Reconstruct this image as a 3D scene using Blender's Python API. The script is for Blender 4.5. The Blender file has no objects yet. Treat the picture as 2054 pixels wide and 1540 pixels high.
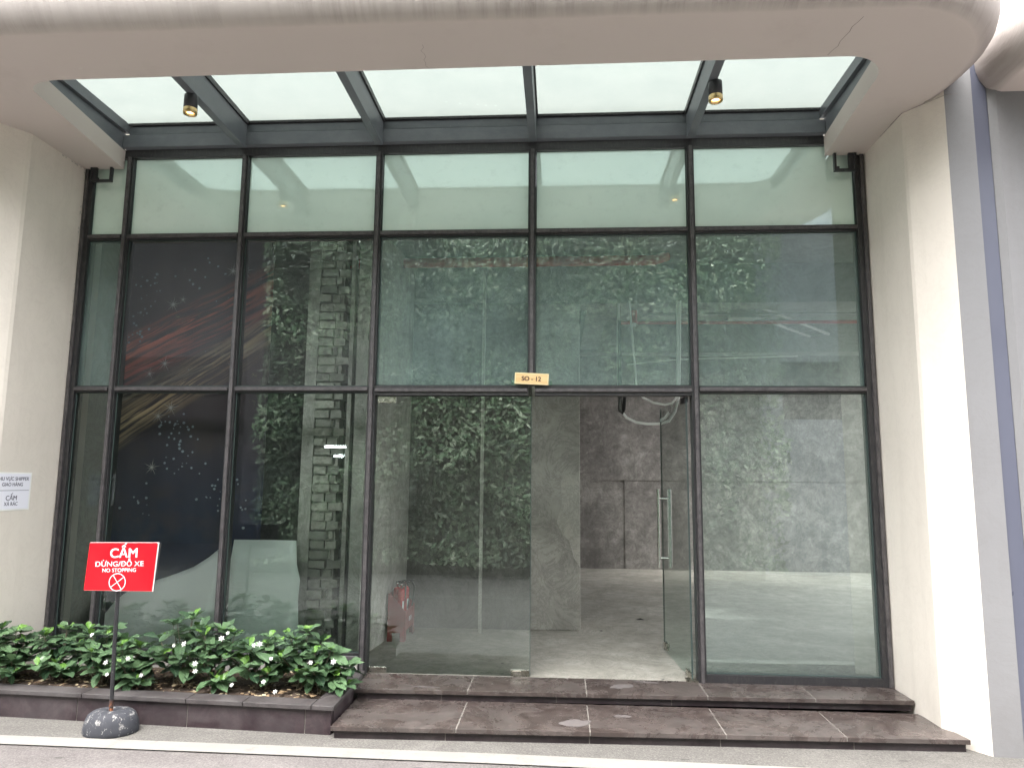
import bpy, bmesh, math, random
from mathutils import Vector, Matrix
from math import radians, sin, cos, pi
random.seed(7)
scn = bpy.context.scene
col = scn.collection

# ------------------------------------------------------------------ camera
cd = bpy.data.cameras.new('camera'); cam = bpy.data.objects.new('camera', cd); col.objects.link(cam)
cd.sensor_width = 36; cd.sensor_fit = 'HORIZONTAL'; cd.lens = 1452.5/2054*36
cd.clip_start = 0.05; cd.clip_end = 2000
R_ = Vector((0.99792482, 0.06374693, 0.00907613)); U_ = Vector((-4.91509e-04, -0.13341049, 0.99106074)); F_ = Vector((-0.06438794, 0.98900858, 0.13310231))
cam.matrix_world = Matrix(((R_.x, U_.x, -F_.x, 0), (R_.y, U_.y, -F_.y, -5.5), (R_.z, U_.z, -F_.z, 1.4152), (0, 0, 0, 1)))
scn.camera = cam

# ------------------------------------------------------------------ world, sun, exposure
SUN_EL, SUN_AZ = 74, 215
w = bpy.data.worlds.new('World'); scn.world = w; w.use_nodes = True
nt = w.node_tree; bg = nt.nodes['Background']
sky = nt.nodes.new('ShaderNodeTexSky'); sky.sky_type = 'NISHITA'; sky.sun_disc = False
sky.sun_elevation = radians(SUN_EL); sky.sun_rotation = radians(SUN_AZ); sky.dust_density = 5; sky.air_density = 1.0
hs = nt.nodes.new('ShaderNodeHueSaturation'); hs.inputs['Saturation'].default_value = 0.12; hs.inputs['Value'].default_value = 1.0
nt.links.new(sky.outputs[0], hs.inputs['Color']); nt.links.new(hs.outputs[0], bg.inputs['Color'])
bg.inputs['Strength'].default_value = 0.15
sd = bpy.data.lights.new('sun', 'SUN'); sun = bpy.data.objects.new('sun', sd); col.objects.link(sun)
sd.energy = .1; sd.angle = radians(40); sd.color = (1, 0.96, 0.90)
_az = radians(SUN_AZ)                                     # sky: sun towards (sin az, cos az)
_d = Vector((sin(_az)*cos(radians(SUN_EL)), cos(_az)*cos(radians(SUN_EL)), sin(radians(SUN_EL))))
sun.rotation_euler = (-_d).to_track_quat('-Z', 'Y').to_euler()
scn.view_settings.view_transform = 'Standard'; scn.view_settings.look = 'None'
scn.view_settings.exposure = 3.72; scn.view_settings.gamma = 1
scn.cycles.max_bounces = 12; scn.cycles.transparent_max_bounces = 24; scn.cycles.diffuse_bounces = 6
scn.cycles.sample_clamp_indirect = 6

# ------------------------------------------------------------------ helpers
def tag(o, label=None, cat=None, group=None, kind=None):
    if label: o['label'] = label
    if cat: o['category'] = cat
    if group: o['group'] = group
    if kind: o['kind'] = kind
    return o
def empty(name, loc=(0, 0, 0), label=None, cat=None, group=None):
    o = bpy.data.objects.new(name, None); col.objects.link(o); o.location = loc; o.empty_display_size = .1
    return tag(o, label, cat, group)
class MB:
    """collects geometry, builds ONE mesh object"""
    def __init__(s): s.v = []; s.f = []; s.m = []; s.uv = []; s.sm = []
    def add(s, vs, fs, m=0, uv=None, smooth=False):
        b = len(s.v); s.v += [tuple(p) for p in vs]
        for f in fs: s.f.append([b+i for i in f]); s.m.append(m); s.sm.append(smooth)
        s.uv += uv if uv else [(0, 0)]*len(vs)
    def box(s, a, b, m=0):
        x0, y0, z0 = a; x1, y1, z1 = b
        s.hexa([(x0, y0, z0), (x1, y0, z0), (x1, y1, z0), (x0, y1, z0), (x0, y0, z1), (x1, y0, z1), (x1, y1, z1), (x0, y1, z1)], m)
    def hexa(s, p, m=0):
        s.add(p, [(0, 3, 2, 1), (4, 5, 6, 7), (0, 1, 5, 4), (1, 2, 6, 5), (2, 3, 7, 6), (3, 0, 4, 7)], m)
    def prism(s, poly, z0, z1, m=0):            # plan polygon, counter clockwise
        n = len(poly)
        s.add([(x, y, z0) for x, y in poly]+[(x, y, z1) for x, y in poly],
              [tuple(range(n-1, -1, -1)), tuple(range(n, 2*n))]+[(i, (i+1) % n, n+(i+1) % n, n+i) for i in range(n)], m)
    def tube(s, pts, r, n=8, m=0, caps=True):
        pts = [Vector(p) for p in pts]; rs = r if isinstance(r, (list, tuple)) else [r]*len(pts)
        vs = []; up = None
        for i, p in enumerate(pts):
            t = (pts[min(i+1, len(pts)-1)]-pts[max(i-1, 0)]).normalized()
            if up is None: up = t.orthogonal().normalized()
            up = (up-t*up.dot(t)).normalized(); sd = t.cross(up)
            for k in range(n):
                a = 2*pi*k/n; vs.append(p+(up*cos(a)+sd*sin(a))*rs[i])
        fs = [(i*n+k, i*n+(k+1) % n, (i+1)*n+(k+1) % n, (i+1)*n+k) for i in range(len(pts)-1) for k in range(n)]
        s.add(vs, fs, m, smooth=True)
        if caps: s.add([vs[k] for k in range(n)], [tuple(range(n-1, -1, -1))], m); s.add(vs[-n:], [tuple(range(n))], m)
    def lathe(s, prof, c, n=32, m=0, sx=1, sy=1, rot=0):   # prof list of (r,z)
        vs = [(c[0]+r*cos(2*pi*k/n+rot)*sx, c[1]+r*sin(2*pi*k/n+rot)*sy, c[2]+z) for r, z in prof for k in range(n)]
        fs = [(i*n+k, i*n+(k+1) % n, (i+1)*n+(k+1) % n, (i+1)*n+k) for i in range(len(prof)-1) for k in range(n)]
        s.add(vs, fs, m, smooth=True)
    def build(s, name, mats, parent=None, bevel=0):
        me = bpy.data.meshes.new(name); me.from_pydata(s.v, [], s.f)
        mats = mats if isinstance(mats, (list, tuple)) else [mats]
        for q in mats: me.materials.append(q)
        me.polygons.foreach_set('material_index', s.m); me.polygons.foreach_set('use_smooth', s.sm)
        if any(u != (0, 0) for u in s.uv):
            l = me.uv_layers.new(name='UVMap')
            fl = []
            for lp in me.loops: fl += s.uv[lp.vertex_index]
            l.data.foreach_set('uv', fl)
        me.update()
        o = bpy.data.objects.new(name, me); col.objects.link(o)
        if parent: o.parent = parent; o.matrix_parent_inverse = Matrix.Translation(-Vector(parent_loc(parent)))
        if bevel:
            b = o.modifiers.new('bevel', 'BEVEL'); b.width = bevel; b.segments = 2; b.limit_method = 'ANGLE'
        return o
def parent_loc(p): return p.location          # parts themselves sit at the world origin
def gbox(name, a, b_, m, parent=None):
    q = MB(); q.box(a, b_); q.m = [0 if i == 2 else 1 for i in range(6)]; return q.build(name, [m, M['glass_body']], parent)
def boxo(name, a, b, m, parent=None, bevel=0):
    q = MB(); q.box(a, b); return q.build(name, m, parent, bevel)

# ------------------------------------------------------------------ materials
M = {}
class NT:
    def __init__(s, name):
        s.m = bpy.data.materials.new(name); s.m.use_nodes = True; s.t = s.m.node_tree; s.b = s.t.nodes['Principled BSDF']; M[name] = s.m
    def n(s, typ, **k):
        q = s.t.nodes.new('ShaderNode'+typ)
        for a, v in k.items():
            if a.startswith('i_'):
                key = a[2:]; key = int(key) if key.isdigit() else key.replace('_', ' ')
                if hasattr(v, 'bl_rna') and isinstance(v, bpy.types.NodeSocket): s.t.links.new(v, q.inputs[key])
                else: q.inputs[key].default_value = v
            else: setattr(q, a, v)
        return q
    def L(s, a, b): s.t.links.new(a, b)
    def co(s, scale=(1, 1, 1), rot=(0, 0, 0), loc=(0, 0, 0), kind='Object'):
        c = s.n('TexCoord'); mp = s.n('Mapping'); s.L(c.outputs[kind], mp.inputs[0])
        mp.inputs['Scale'].default_value = scale; mp.inputs['Rotation'].default_value = rot; mp.inputs['Location'].default_value = loc
        return mp.outputs[0]
    def noise(s, sc, det=4, rough=.55, vec=None, dist=0):
        q = s.n('TexNoise'); q.inputs['Scale'].default_value = sc; q.inputs['Detail'].default_value = det; q.inputs['Roughness'].default_value = rough; q.inputs['Distortion'].default_value = dist
        s.L(vec if vec else s.co(), q.inputs['Vector']); return q.outputs['Fac']
    def ramp(s, fac, stops):
        q = s.n('ValToRGB'); s.L(fac, q.inputs[0]); e = q.color_ramp.elements
        while len(e) < len(stops): e.new(.5)
        for i, (p, c) in enumerate(stops):
            e[i].position = p; e[i].color = (c, c, c, 1) if isinstance(c, (int, float)) else (*c, 1)
        return q.outputs['Color']
    def mix(s, fac, a, b, mode='MIX'):
        q = s.n('Mix'); q.data_type = 'RGBA'; q.blend_type = mode
        for idx, v in ((0, fac), (6, a), (7, b)):
            if isinstance(v, bpy.types.NodeSocket): s.L(v, q.inputs[idx])
            elif isinstance(v, (int, float)): q.inputs[idx].default_value = v if idx == 0 else (v, v, v, 1)
            else: q.inputs[idx].default_value = (*v, 1)
        return q.outputs[2]
    def math(s, op, a, b=0., c=None):
        q = s.n('Math'); q.operation = op
        for i, v in enumerate((a, b) if c is None else (a, b, c)):
            if isinstance(v, bpy.types.NodeSocket): s.L(v, q.inputs[i])
            else: q.inputs[i].default_value = v
        return q.outputs[0]
    def bump(s, h, st=.3, d=.01):
        q = s.n('Bump'); q.inputs['Strength'].default_value = st; q.inputs['Distance'].default_value = d; s.L(h, q.inputs['Height']); s.L(q.outputs[0], s.b.inputs['Normal'])
    def set(s, color=None, rough=None, metal=None, spec=None):
        for k, v in (('Base Color', color), ('Roughness', rough), ('Metallic', metal), ('Specular IOR Level', spec)):
            if v is None: continue
            if isinstance(v, bpy.types.NodeSocket): s.L(v, s.b.inputs[k])
            elif isinstance(v, tuple): s.b.inputs[k].default_value = (*v, 1)
            else: s.b.inputs[k].default_value = v
        return s
    def out(s, sh): s.L(sh, s.t.nodes['Material Output'].inputs['Surface'])

def plain(name, c, r=.5, metal=0, var=.12, sc=14, spec=.5):
    q = NT(name); f = q.noise(sc, 5)
    q.set(q.mix(f, tuple(x*(1-var) for x in c), tuple(min(1, x*(1+var)) for x in c)), q.ramp(q.noise(sc*2), [(.3, max(.02, r-.08)), (.7, min(1, r+.08))]), metal, spec)
    return q.m

def paint(name, c, dirt):
    q = NT(name)
    big = q.noise(.9, 5, .6); fine = q.noise(30, 6, .7); st = q.noise(6, 5, .6, q.co((1.6, 1.6, .12)))
    a = q.mix(q.ramp(big, [(.35, 0), (.7, 1)]), tuple(x*.93 for x in c), tuple(x*1.03 for x in c))
    a = q.mix(q.math('MULTIPLY', q.ramp(st, [(.52, 0), (.75, 1)]), .16), a, dirt)
    a = q.mix(q.math('MULTIPLY', q.ramp(q.noise(9, 8, .75), [(.63, 0), (.72, 1)]), .22), a, dirt)
    z = q.n('SeparateXYZ'); q.L(q.n('NewGeometry').outputs['Position'], z.inputs[0])
    low = q.n('MapRange'); q.L(z.outputs[2], low.inputs[0]); low.inputs[1].default_value = .35; low.inputs[2].default_value = -.15
    lowf = q.math('MULTIPLY', q.math('MULTIPLY', low.outputs[0], q.ramp(q.noise(7, 6), [(.35, .2), (.7, 1)])), .45)
    a = q.mix(lowf, a, dirt)
    sc_ = q.noise(3.2, 10, .8, None, 1.2); a = q.mix(q.math('MULTIPLY', q.ramp(sc_, [(.485, 0), (.50, 1), (.515, 0)]), .22), a, dirt)
    a = q.mix(q.math('MULTIPLY', q.ramp(q.noise(55, 4, .7), [(.68, 0), (.74, 1)]), .5), a, dirt)
    q.set(a, .62, spec=.35); q.bump(q.math('ADD', q.math('MULTIPLY', fine, .35), q.math('MULTIPLY', q.noise(3.5, 4), 1.6)), .35, .008)
    return q.m
paint('cream_paint', (.665, .608, .54), (.40, .355, .31))
paint('grey_paint', (.185, .182, .183), (.13, .12, .115))
# canopy concrete: same paint, brushed drip streaks, rolled edge darkened to offset front light
q = NT('canopy_paint')
big = q.noise(.7, 5, .6); a = q.mix(big, (.50, .445, .410), (.55, .492, .455))
st = q.noise(26, 6, .65, q.co((1, .07, .09))); rim = q.n('Attribute'); rim.attribute_name = 'rim'
st2 = q.noise(9, 5, .6, q.co((1, .06, .08), loc=(4, 0, 0))); wide = q.noise(1.1, 4, .6)
msk = q.math('MULTIPLY', q.math('MULTIPLY', q.ramp(q.math('ADD', q.math('MULTIPLY', st, .6), q.math('MULTIPLY', st2, .4)), [(.44, 0), (.60, 1)]), q.ramp(wide, [(.35, .15), (.65, 1)])), rim.outputs['Fac'])
a = q.mix(q.math('MULTIPLY', rim.outputs['Fac'], .55), a, (.24, .215, .20)); a = q.mix(q.math('MULTIPLY', msk, .40), a, (.11, .095, .085))
a = q.mix(q.math('MULTIPLY', q.ramp(q.noise(2.2, 8, .7), [(.58, 0), (.74, 1)]), .22), a, (.36, .31, .28))
q.set(a, .7, spec=.3); q.bump(q.math('ADD', q.math('MULTIPLY', msk, -1.2), q.math('MULTIPLY', q.noise(2.5, 4), 1.0)), .5, .01)

# dark metal
q = NT('dark_frame'); f = q.noise(60, 6, .7, q.co((1, 1, .3)))
q.set(q.mix(q.ramp(f, [(.5, 0), (.75, 1)]), (.022, .021, .023), (.06, .056, .052)), .42, 0, .5)
q = NT('frame_rib'); f = q.noise(22, 6, .7)
q.set(q.mix(q.ramp(f, [(.35, 0), (.7, 1)]), (.040, .036, .038), (.095, .087, .087)), .45)
q = NT('grey_steel'); f = q.noise(5, 6, .7, q.co((1, 1, 1.5))); g = q.noise(120, 2)
a = q.mix(q.ramp(f, [(.35, 0), (.75, 1)]), (.095, .106, .120), (.145, .154, .166)); a = q.mix(q.ramp(g, [(.74, 0), (.78, 1)]), a, (.35, .33, .30))
q.set(a, q.ramp(f, [(.3, .35), (.7, .5)]))
plain('steel_satin', (.45, .43, .38), .28, 1, .1)
plain('steel_bright', (.72, .70, .66), .16, 1, .05)
plain('brass', (.62, .45, .22), .3, 1, .1)
plain('black_metal', (.02, .021, .024), .38)
plain('lavender_panel', (.085, .089, .118), .35, .0, .05, 2)
plain('red_paint', (.17, .004, .010), .38, 0, .15)
plain('red_pipe', (.36, .05, .045), .5, 0, .2)
plain('extinguisher_red', (.36, .010, .014), .25, 0, .1)
plain('white_plastic', (.75, .75, .72), .4, 0, .05)
plain('black_rubber_hose', (.015, .015, .015), .5)
plain('white_letter', (.66, .66, .66), .5, 0, .01)
plain('red_board', (.55, .003, .010), .35, 0, .04, 3)
plain('dark_letter', (.05, .045, .08), .6)
plain('brown_letter', (.09, .04, .025), .5)
plain('notice_paper', (.74, .735, .80), .5, 0, .03, 3)
plain('lead_white', (.66, .68, .66), .5)
plain('print_star', (.40, .37, .35), .7, 0, .3)
plain('print_dot', (.22, .25, .29), .7, 0, .4, 40)
plain('conduit_grey', (.36, .36, .35), .5)
plain('cloth_blue', (.02, .04, .12), .8)
# lamps
q = NT('lamp_lens'); q.b.inputs['Emission Color'].default_value = (1, .66, .42, 1); q.b.inputs['Emission Strength'].default_value = 1.1; q.set((.5, .3, .2), .3)
q = NT('tube_light'); q.b.inputs['Emission Color'].default_value = (.9, .97, 1, 1); q.b.inputs['Emission Strength'].default_value = 12

# rubber base with scuffs
q = NT('scuffed_rubber'); a = q.mix(q.noise(12, 6), (.020, .021, .026), (.050, .051, .058))
a = q.mix(q.ramp(q.noise(30, 8, .75, q.co((1, 1, .6))), [(.565, 0), (.60, .8)]), a, (.24, .23, .22))
q.set(a, .75, spec=.25); q.bump(q.noise(40, 5), .3, .004)
# sign pole, chipped
q = NT('chipped_pole'); a = q.mix(q.ramp(q.noise(90, 5, .7), [(.66, 0), (.70, 1)]), (.018, .018, .02), (.4, .38, .36))
z = q.n('SeparateXYZ'); q.L(q.n('NewGeometry').outputs['Position'], z.inputs[0]); low = q.n('MapRange'); q.L(z.outputs[2], low.inputs[0]); low.inputs[1].default_value = .05; low.inputs[2].default_value = -.0
a = q.mix(q.math('MULTIPLY', low.outputs[0], q.ramp(q.noise(70), [(.4, 0), (.55, 1)])), a, (.22, .08, .035)); q.set(a, .35)

# granite
def granite(name, base, light, dust, dustamt, rough):
    q = NT(name); isl = q.n('NewGeometry').outputs['Random Per Island']
    cmb = q.n('CombineXYZ'); q.L(q.math('MULTIPLY', isl, 37.), cmb.inputs[0]); q.L(q.math('MULTIPLY', isl, 19.), cmb.inputs[1])
    va = q.n('VectorMath'); va.operation = 'ADD'; q.L(q.co(), va.inputs[0]); q.L(cmb.outputs[0], va.inputs[1]); vec = va.outputs[0]
    sw = q.noise(4.2, 9, .68, vec, 1.9); fine = q.noise(55, 6, .75, vec)
    a = q.mix(q.ramp(sw, [(.36, 0), (.50, .25), (.56, .9), (.63, .2), (.8, 1)]), base, light)
    a = q.mix(q.math('MULTIPLY', q.ramp(fine, [(.4, 0), (.7, 1)]), .35), a, tuple(x*.4 for x in base))
    dn = q.noise(3.4, 9, .72, None, .8); a = q.mix(q.math('MULTIPLY', q.ramp(dn, [(.42, 0), (.68, 1)]), dustamt), a, dust)
    a = q.mix(q.math('MULTIPLY', isl, .22), a, tuple(x*.75 for x in base))
    q.set(a, q.ramp(dn, [(.35, rough), (.7, min(1, rough+.3))]), spec=.5); q.bump(fine, .08, .004)
granite('granite_tread', (.040, .030, .027), (.092, .071, .064), (.135, .122, .113), .42, .14)
granite('granite_riser', (.02, .013, .015), (.045, .030, .033), (.13, .115, .11), .25, .34)
granite('granite_planter', (.020, .011, .014), (.040, .024, .027), (.11, .096, .093), .35, .40)
granite('granite_cap', (.038, .032, .032), (.066, .056, .055), (.10, .091, .088), .5, .42)
plain('grout', (.19, .175, .155), .9, 0, .25, 20)
plain('cement_smear', (.095, .082, .078), .8, 0, .25, 30)

# road
def asphalt(name, a0, a1, stain):
    q = NT(name); big = q.noise(.8, 6, .65); med = q.noise(7, 8, .75); fine = q.noise(75, 6, .85); pale = q.noise(1.7, 9, .75)
    a = q.mix(q.ramp(big, [(.35, 0), (.7, 1)]), a0, a1)
    a = q.mix(q.math('MULTIPLY', q.ramp(med, [(.38, 1), (.62, 0)]), .40), a, tuple(x*.66 for x in a0))
    a = q.mix(q.math('MULTIPLY', q.ramp(pale, [(.52, 0), (.62, 1)]), .35), a, tuple(x*1.4 for x in a1)); a = q.mix(q.ramp(fine, [(.50, 0), (.66, .8)]), a, tuple(min(1, x*1.55) for x in a1))
    a = q.mix(q.ramp(fine, [(.34, .85), (.47, 0)]), a, tuple(x*.5 for x in a0))
    sp = q.n('TexVoronoi'); sp.inputs['Scale'].default_value = 3.4; q.L(q.co((1, 2.2, 1)), sp.inputs[0]); a = q.mix(q.math('MULTIPLY', q.math('MULTIPLY', q.ramp(q.math('ADD', sp.outputs['Distance'], q.math('MULTIPLY', med, .12)), [(.13, 1), (.19, 0)]), q.ramp(q.noise(1.9, 2), [(.46, 0), (.5, 1)])), stain), a, tuple(x*.42 for x in a0))
    q.set(a, .85, spec=.3); q.bump(q.math('ADD', fine, q.math('MULTIPLY', med, .8)), .5, .008)
asphalt('road_asphalt', (.083, .074, .071), (.110, .099, .095), .6)
asphalt('apron_cement', (.083, .077, .070), (.120, .112, .102), .5)
q = NT('road_paint'); n1 = q.noise(9, 9, .78); n2 = q.noise(60, 5, .85)
a = q.mix(q.noise(3), (.150, .144, .130), (.195, .187, .170)); wear = q.math('MULTIPLY', q.ramp(n1, [(.54, 0), (.64, 1)]), .7)
a = q.mix(wear, a, (.13, .12, .11)); a = q.mix(q.ramp(n2, [(.55, 0), (.68, .6)]), a, (.13, .122, .11)); q.set(a, .7); q.bump(n2, .3, .004)

# interior
def cement(name, dark, light, sc=1.0, streak=.25, patch=.5):
    q = NT(name); v = q.co()
    n1 = q.noise(1.1*sc, 7, .65, v, .6); n2 = q.noise(4.5*sc, 9, .75, v, .4); n3 = q.noise(26, 7, .7); n4 = q.noise(3, 6, .6, q.co((1.5, 1.5, .15)))
    a = q.mix(q.ramp(n1, [(.32, 0), (.68, 1)]), dark, light)
    a = q.mix(q.math('MULTIPLY', q.ramp(n2, [(.44, 0), (.60, 1)]), patch), a, tuple(x*.6 for x in dark))
    a = q.mix(q.math('MULTIPLY', q.ramp(n2, [(.36, 1), (.42, 0)]), patch*.8), a, tuple(min(1, x*1.2) for x in light))
    a = q.mix(q.math('MULTIPLY', q.ramp(n4, [(.5, 0), (.7, 1)]), streak), a, tuple(x*.5 for x in dark))
    q.set(a, .9, spec=.2); n5 = q.noise(38, 6, .8); a = q.mix(q.math('MULTIPLY', q.ramp(n5, [(.60, 0), (.68, 1)]), .5), a, tuple(x*.35 for x in dark)); n6 = q.noise(2.6*sc, 12, .8, v, 1.5)
    a = q.mix(q.math('MULTIPLY', q.ramp(n6, [(.47, 0), (.50, 1), (.53, 0)]), .45), a, tuple(x*.4 for x in dark)); q.set(a)
    q.bump(q.math('ADD', n2, q.math('MULTIPLY', n3, .4)), .5, .012); return q.m
cement('back_cement', (.19, .18, .168), (.36, .345, .32), 1.2, .35, .55)
cement('column_cement', (.30, .285, .26), (.46, .44, .40), 1.0, .2, .30)
cement('partition_plaster', (.30, .29, .26), (.46, .45, .41), 1.0, .3, .25)
cement('cement_patch', (.42, .40, .36), (.54, .515, .47), 2.0, .1, .2)
cement('floor_cement', (.24, .228, .195), (.37, .352, .31), 1.0, .1, .30)
cement('ceiling_cement', (.24, .24, .23), (.34, .34, .32), .8, .1, .2)
cement('opposite_cement', (.30, .30, .33), (.40, .40, .44), .6, .35, .2)
q = NT('brick_grey'); isl = q.n('NewGeometry').outputs['Random Per Island']
a = q.mix(isl, (.20, .20, .175), (.40, .39, .34)); a = q.mix(q.math('MULTIPLY', q.ramp(q.noise(22, 6), [(.45, 0), (.65, 1)]), .5), a, (.12, .115, .10)); q.set(a, .9); q.bump(q.noise(40, 6), .5, .01)

# glass
def glass(name, tint, refl, dust, dustc):
    q = NT(name); q.t.nodes.remove(q.b)
    tr = q.n('BsdfTransparent'); tr.inputs[0].default_value = (*tint, 1)
    gl = q.n('BsdfGlossy'); gl.inputs['Roughness'].default_value = .0; gl.inputs[0].default_value = (.86, 1, .96, 1)
    wav = q.n('Bump'); wav.inputs['Strength'].default_value = .035; wav.inputs['Distance'].default_value = .02; q.L(q.noise(1.3, 2, .5), wav.inputs['Height']); q.L(wav.outputs[0], gl.inputs['Normal'])
    fr = q.n('Fresnel'); fr.inputs[0].default_value = 1.45
    fac = q.math('MINIMUM', q.math('ADD', q.math('MULTIPLY', fr.outputs[0], 1.1), refl), 1.)
    m1 = q.n('MixShader'); q.L(fac, m1.inputs[0]); q.L(tr.outputs[0], m1.inputs[1]); q.L(gl.outputs[0], m1.inputs[2])
    df = q.n('BsdfDiffuse'); df.inputs[0].default_value = (*dustc, 1)
    dn = q.math('MULTIPLY', q.ramp(q.math('ADD', q.math('MULTIPLY', q.noise(1.6, 8, .7), .6), q.math('MULTIPLY', q.noise(14, 6, .7, q.co((1.5, 1, .25))), .4)), [(.3, .45), (.7, 1.5)]), dust)
    m2 = q.n('MixShader'); q.L(dn, m2.inputs[0]); q.L(m1.outputs[0], m2.inputs[1]); q.L(df.outputs[0], m2.inputs[2]); q.out(m2.outputs[0])
    return q.m
q = NT('glass_body'); q.t.nodes.remove(q.b); tr = q.n('BsdfTransparent'); tr.inputs[0].default_value = (.95, .975, .965, 1); q.out(tr.outputs[0])
glass('clear_glass', (.90, .96, .945), .12, .07, (.36, .48, .46))
glass('bay_glass', (.95, .98, .97), .05, .012, (.45, .5, .47))
glass('bay_haze', (.92, .95, .95), .05, .055, (.42, .42, .43))
glass('hazy_glass', (.84, .92, .90), .06, .22, (.33, .46, .435))
glass('door_glass', (.94, .965, .95), .09, .010, (.5, .5, .45))
q = NT('spandrel_glass'); a = q.mix(q.ramp(q.noise(1.2, 6, .6), [(.3, 0), (.7, 1)]), (.66, .83, .745), (.74, .90, .80))
z = q.noise(7, 7, .7, q.co((1.5, 1, 2))); a = q.mix(q.math('MULTIPLY', q.ramp(z, [(.55, 0), (.75, 1)]), .18), a, (.30, .37, .34))
q.set(a, .6, spec=0); q.t.nodes.remove(q.t.nodes['Material Output']); mo = q.n('OutputMaterial')
gl = q.n('BsdfGlossy'); gl.inputs['Roughness'].default_value = .015; gl.inputs[0].default_value = (.85, 1, 1, 1)
mx = q.n('MixShader'); mx.inputs[0].default_value = .32; q.L(q.b.outputs[0], mx.inputs[1]); q.L(gl.outputs[0], mx.inputs[2]); q.L(mx.outputs[0], mo.inputs[0])
# canopy glass, milky with rain dirt
q = NT('milky_glass'); dn = q.noise(3, 7, .7); sp = q.n('TexVoronoi'); q.L(q.co((1, 1, 1)), sp.inputs[0]); sp.inputs['Scale'].default_value = 15
spots = q.math('MULTIPLY', q.ramp(sp.outputs['Distance'], [(.10, 1), (.20, 0)]), q.ramp(q.noise(1.7, 4), [(.54, 0), (.62, 1)]))
cc = q.mix(q.ramp(dn, [(.3, 0), (.7, 1)]), (.275, .290, .278), (.255, .272, .262)); cc = q.mix(q.math('MULTIPLY', spots, .7), cc, (.3, .33, .31))
tl = q.n('BsdfTranslucent'); q.L(cc, tl.inputs[0]); tr = q.n('BsdfTransparent'); q.L(cc, tr.inputs[0])
mx = q.n('MixShader'); mx.inputs[0].default_value = .25; q.L(tl.outputs[0], mx.inputs[1]); q.L(tr.outputs[0], mx.inputs[2])
gl = q.n('BsdfGlossy'); gl.inputs['Roughness'].default_value = .02; m3 = q.n('MixShader'); m3.inputs[0].default_value = .05; q.L(mx.outputs[0], m3.inputs[1]); q.L(gl.outputs[0], m3.inputs[2]); q.out(m3.outputs[0])
q = NT('glass_edge'); q.set((.05, .07, .065), .7, spec=.2)

# plants
def leafmat(name, dark, light, vein, rough=.33):
    q = NT(name); isl = q.n('NewGeometry').outputs['Random Per Island']
    uv = q.n('TexCoord'); s = q.n('SeparateXYZ'); q.L(uv.outputs['UV'], s.inputs[0])
    ay = q.math('ABSOLUTE', q.math('SUBTRACT', s.outputs[1], .5)); t = q.math('FRACT', q.math('MULTIPLY', q.math('SUBTRACT', s.outputs[0], q.math('MULTIPLY', ay, .55)), 8.))
    v = q.math('ABSOLUTE', q.math('SUBTRACT', t, .5)); vm = q.ramp(v, [(.40, 0), (.48, 1)]); mid = q.ramp(ay, [(.02, 1), (.06, 0)])
    vv = q.math('MAXIMUM', vm, mid)
    a = q.mix(isl, dark, light); a = q.mix(q.math('MULTIPLY', vv, .45), a, vein)
    q.set(a, rough, spec=.45); q.bump(q.math('SUBTRACT', 1., vv), .6, .006)
    tl = q.n('BsdfTranslucent'); q.L(a, tl.inputs[0]); mx = q.n('MixShader'); mx.inputs[0].default_value = .18
    q.L(q.b.outputs[0], mx.inputs[1]); q.L(tl.outputs[0], mx.inputs[2]); q.out(mx.outputs[0])
leafmat('leaf_dark', (.022, .052, .026), (.125, .21, .10), (.13, .21, .105), .28)
leafmat('leaf_young', (.08, .19, .03), (.14, .28, .05), (.28, .45, .12))
plain('petal', (.86, .86, .80), .5, 0, .03)
plain('twig', (.20, .16, .12), .8, 0, .25)
q = NT('soil'); q.set(q.mix(q.noise(25, 8, .7), (.025, .016, .011), (.085, .055, .036)), .95); q.bump(q.noise(30, 6), .8, .02)
q = NT('litter'); isl = q.n('NewGeometry').outputs['Random Per Island']; q.set(q.ramp(isl, [(0, (.10, .06, .03)), (.5, (.19, .13, .07)), (1, (.36, .31, .20))]), .85)
q = NT('vine_leaf'); isl = q.n('NewGeometry').outputs['Random Per Island']
a = q.ramp(isl, [(0, (.03, .06, .03)), (.35, (.12, .22, .10)), (.7, (.28, .39, .22)), (.9, (.50, .57, .39)), (1, (.74, .77, .58))])
q.set(q.mix(q.ramp(q.noise(.9, 3), [(.35, 0), (.65, 1)]), a, (.045, .065, .04)), .45)
plain('vine_backing', (.025, .035, .025), .95)

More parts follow.
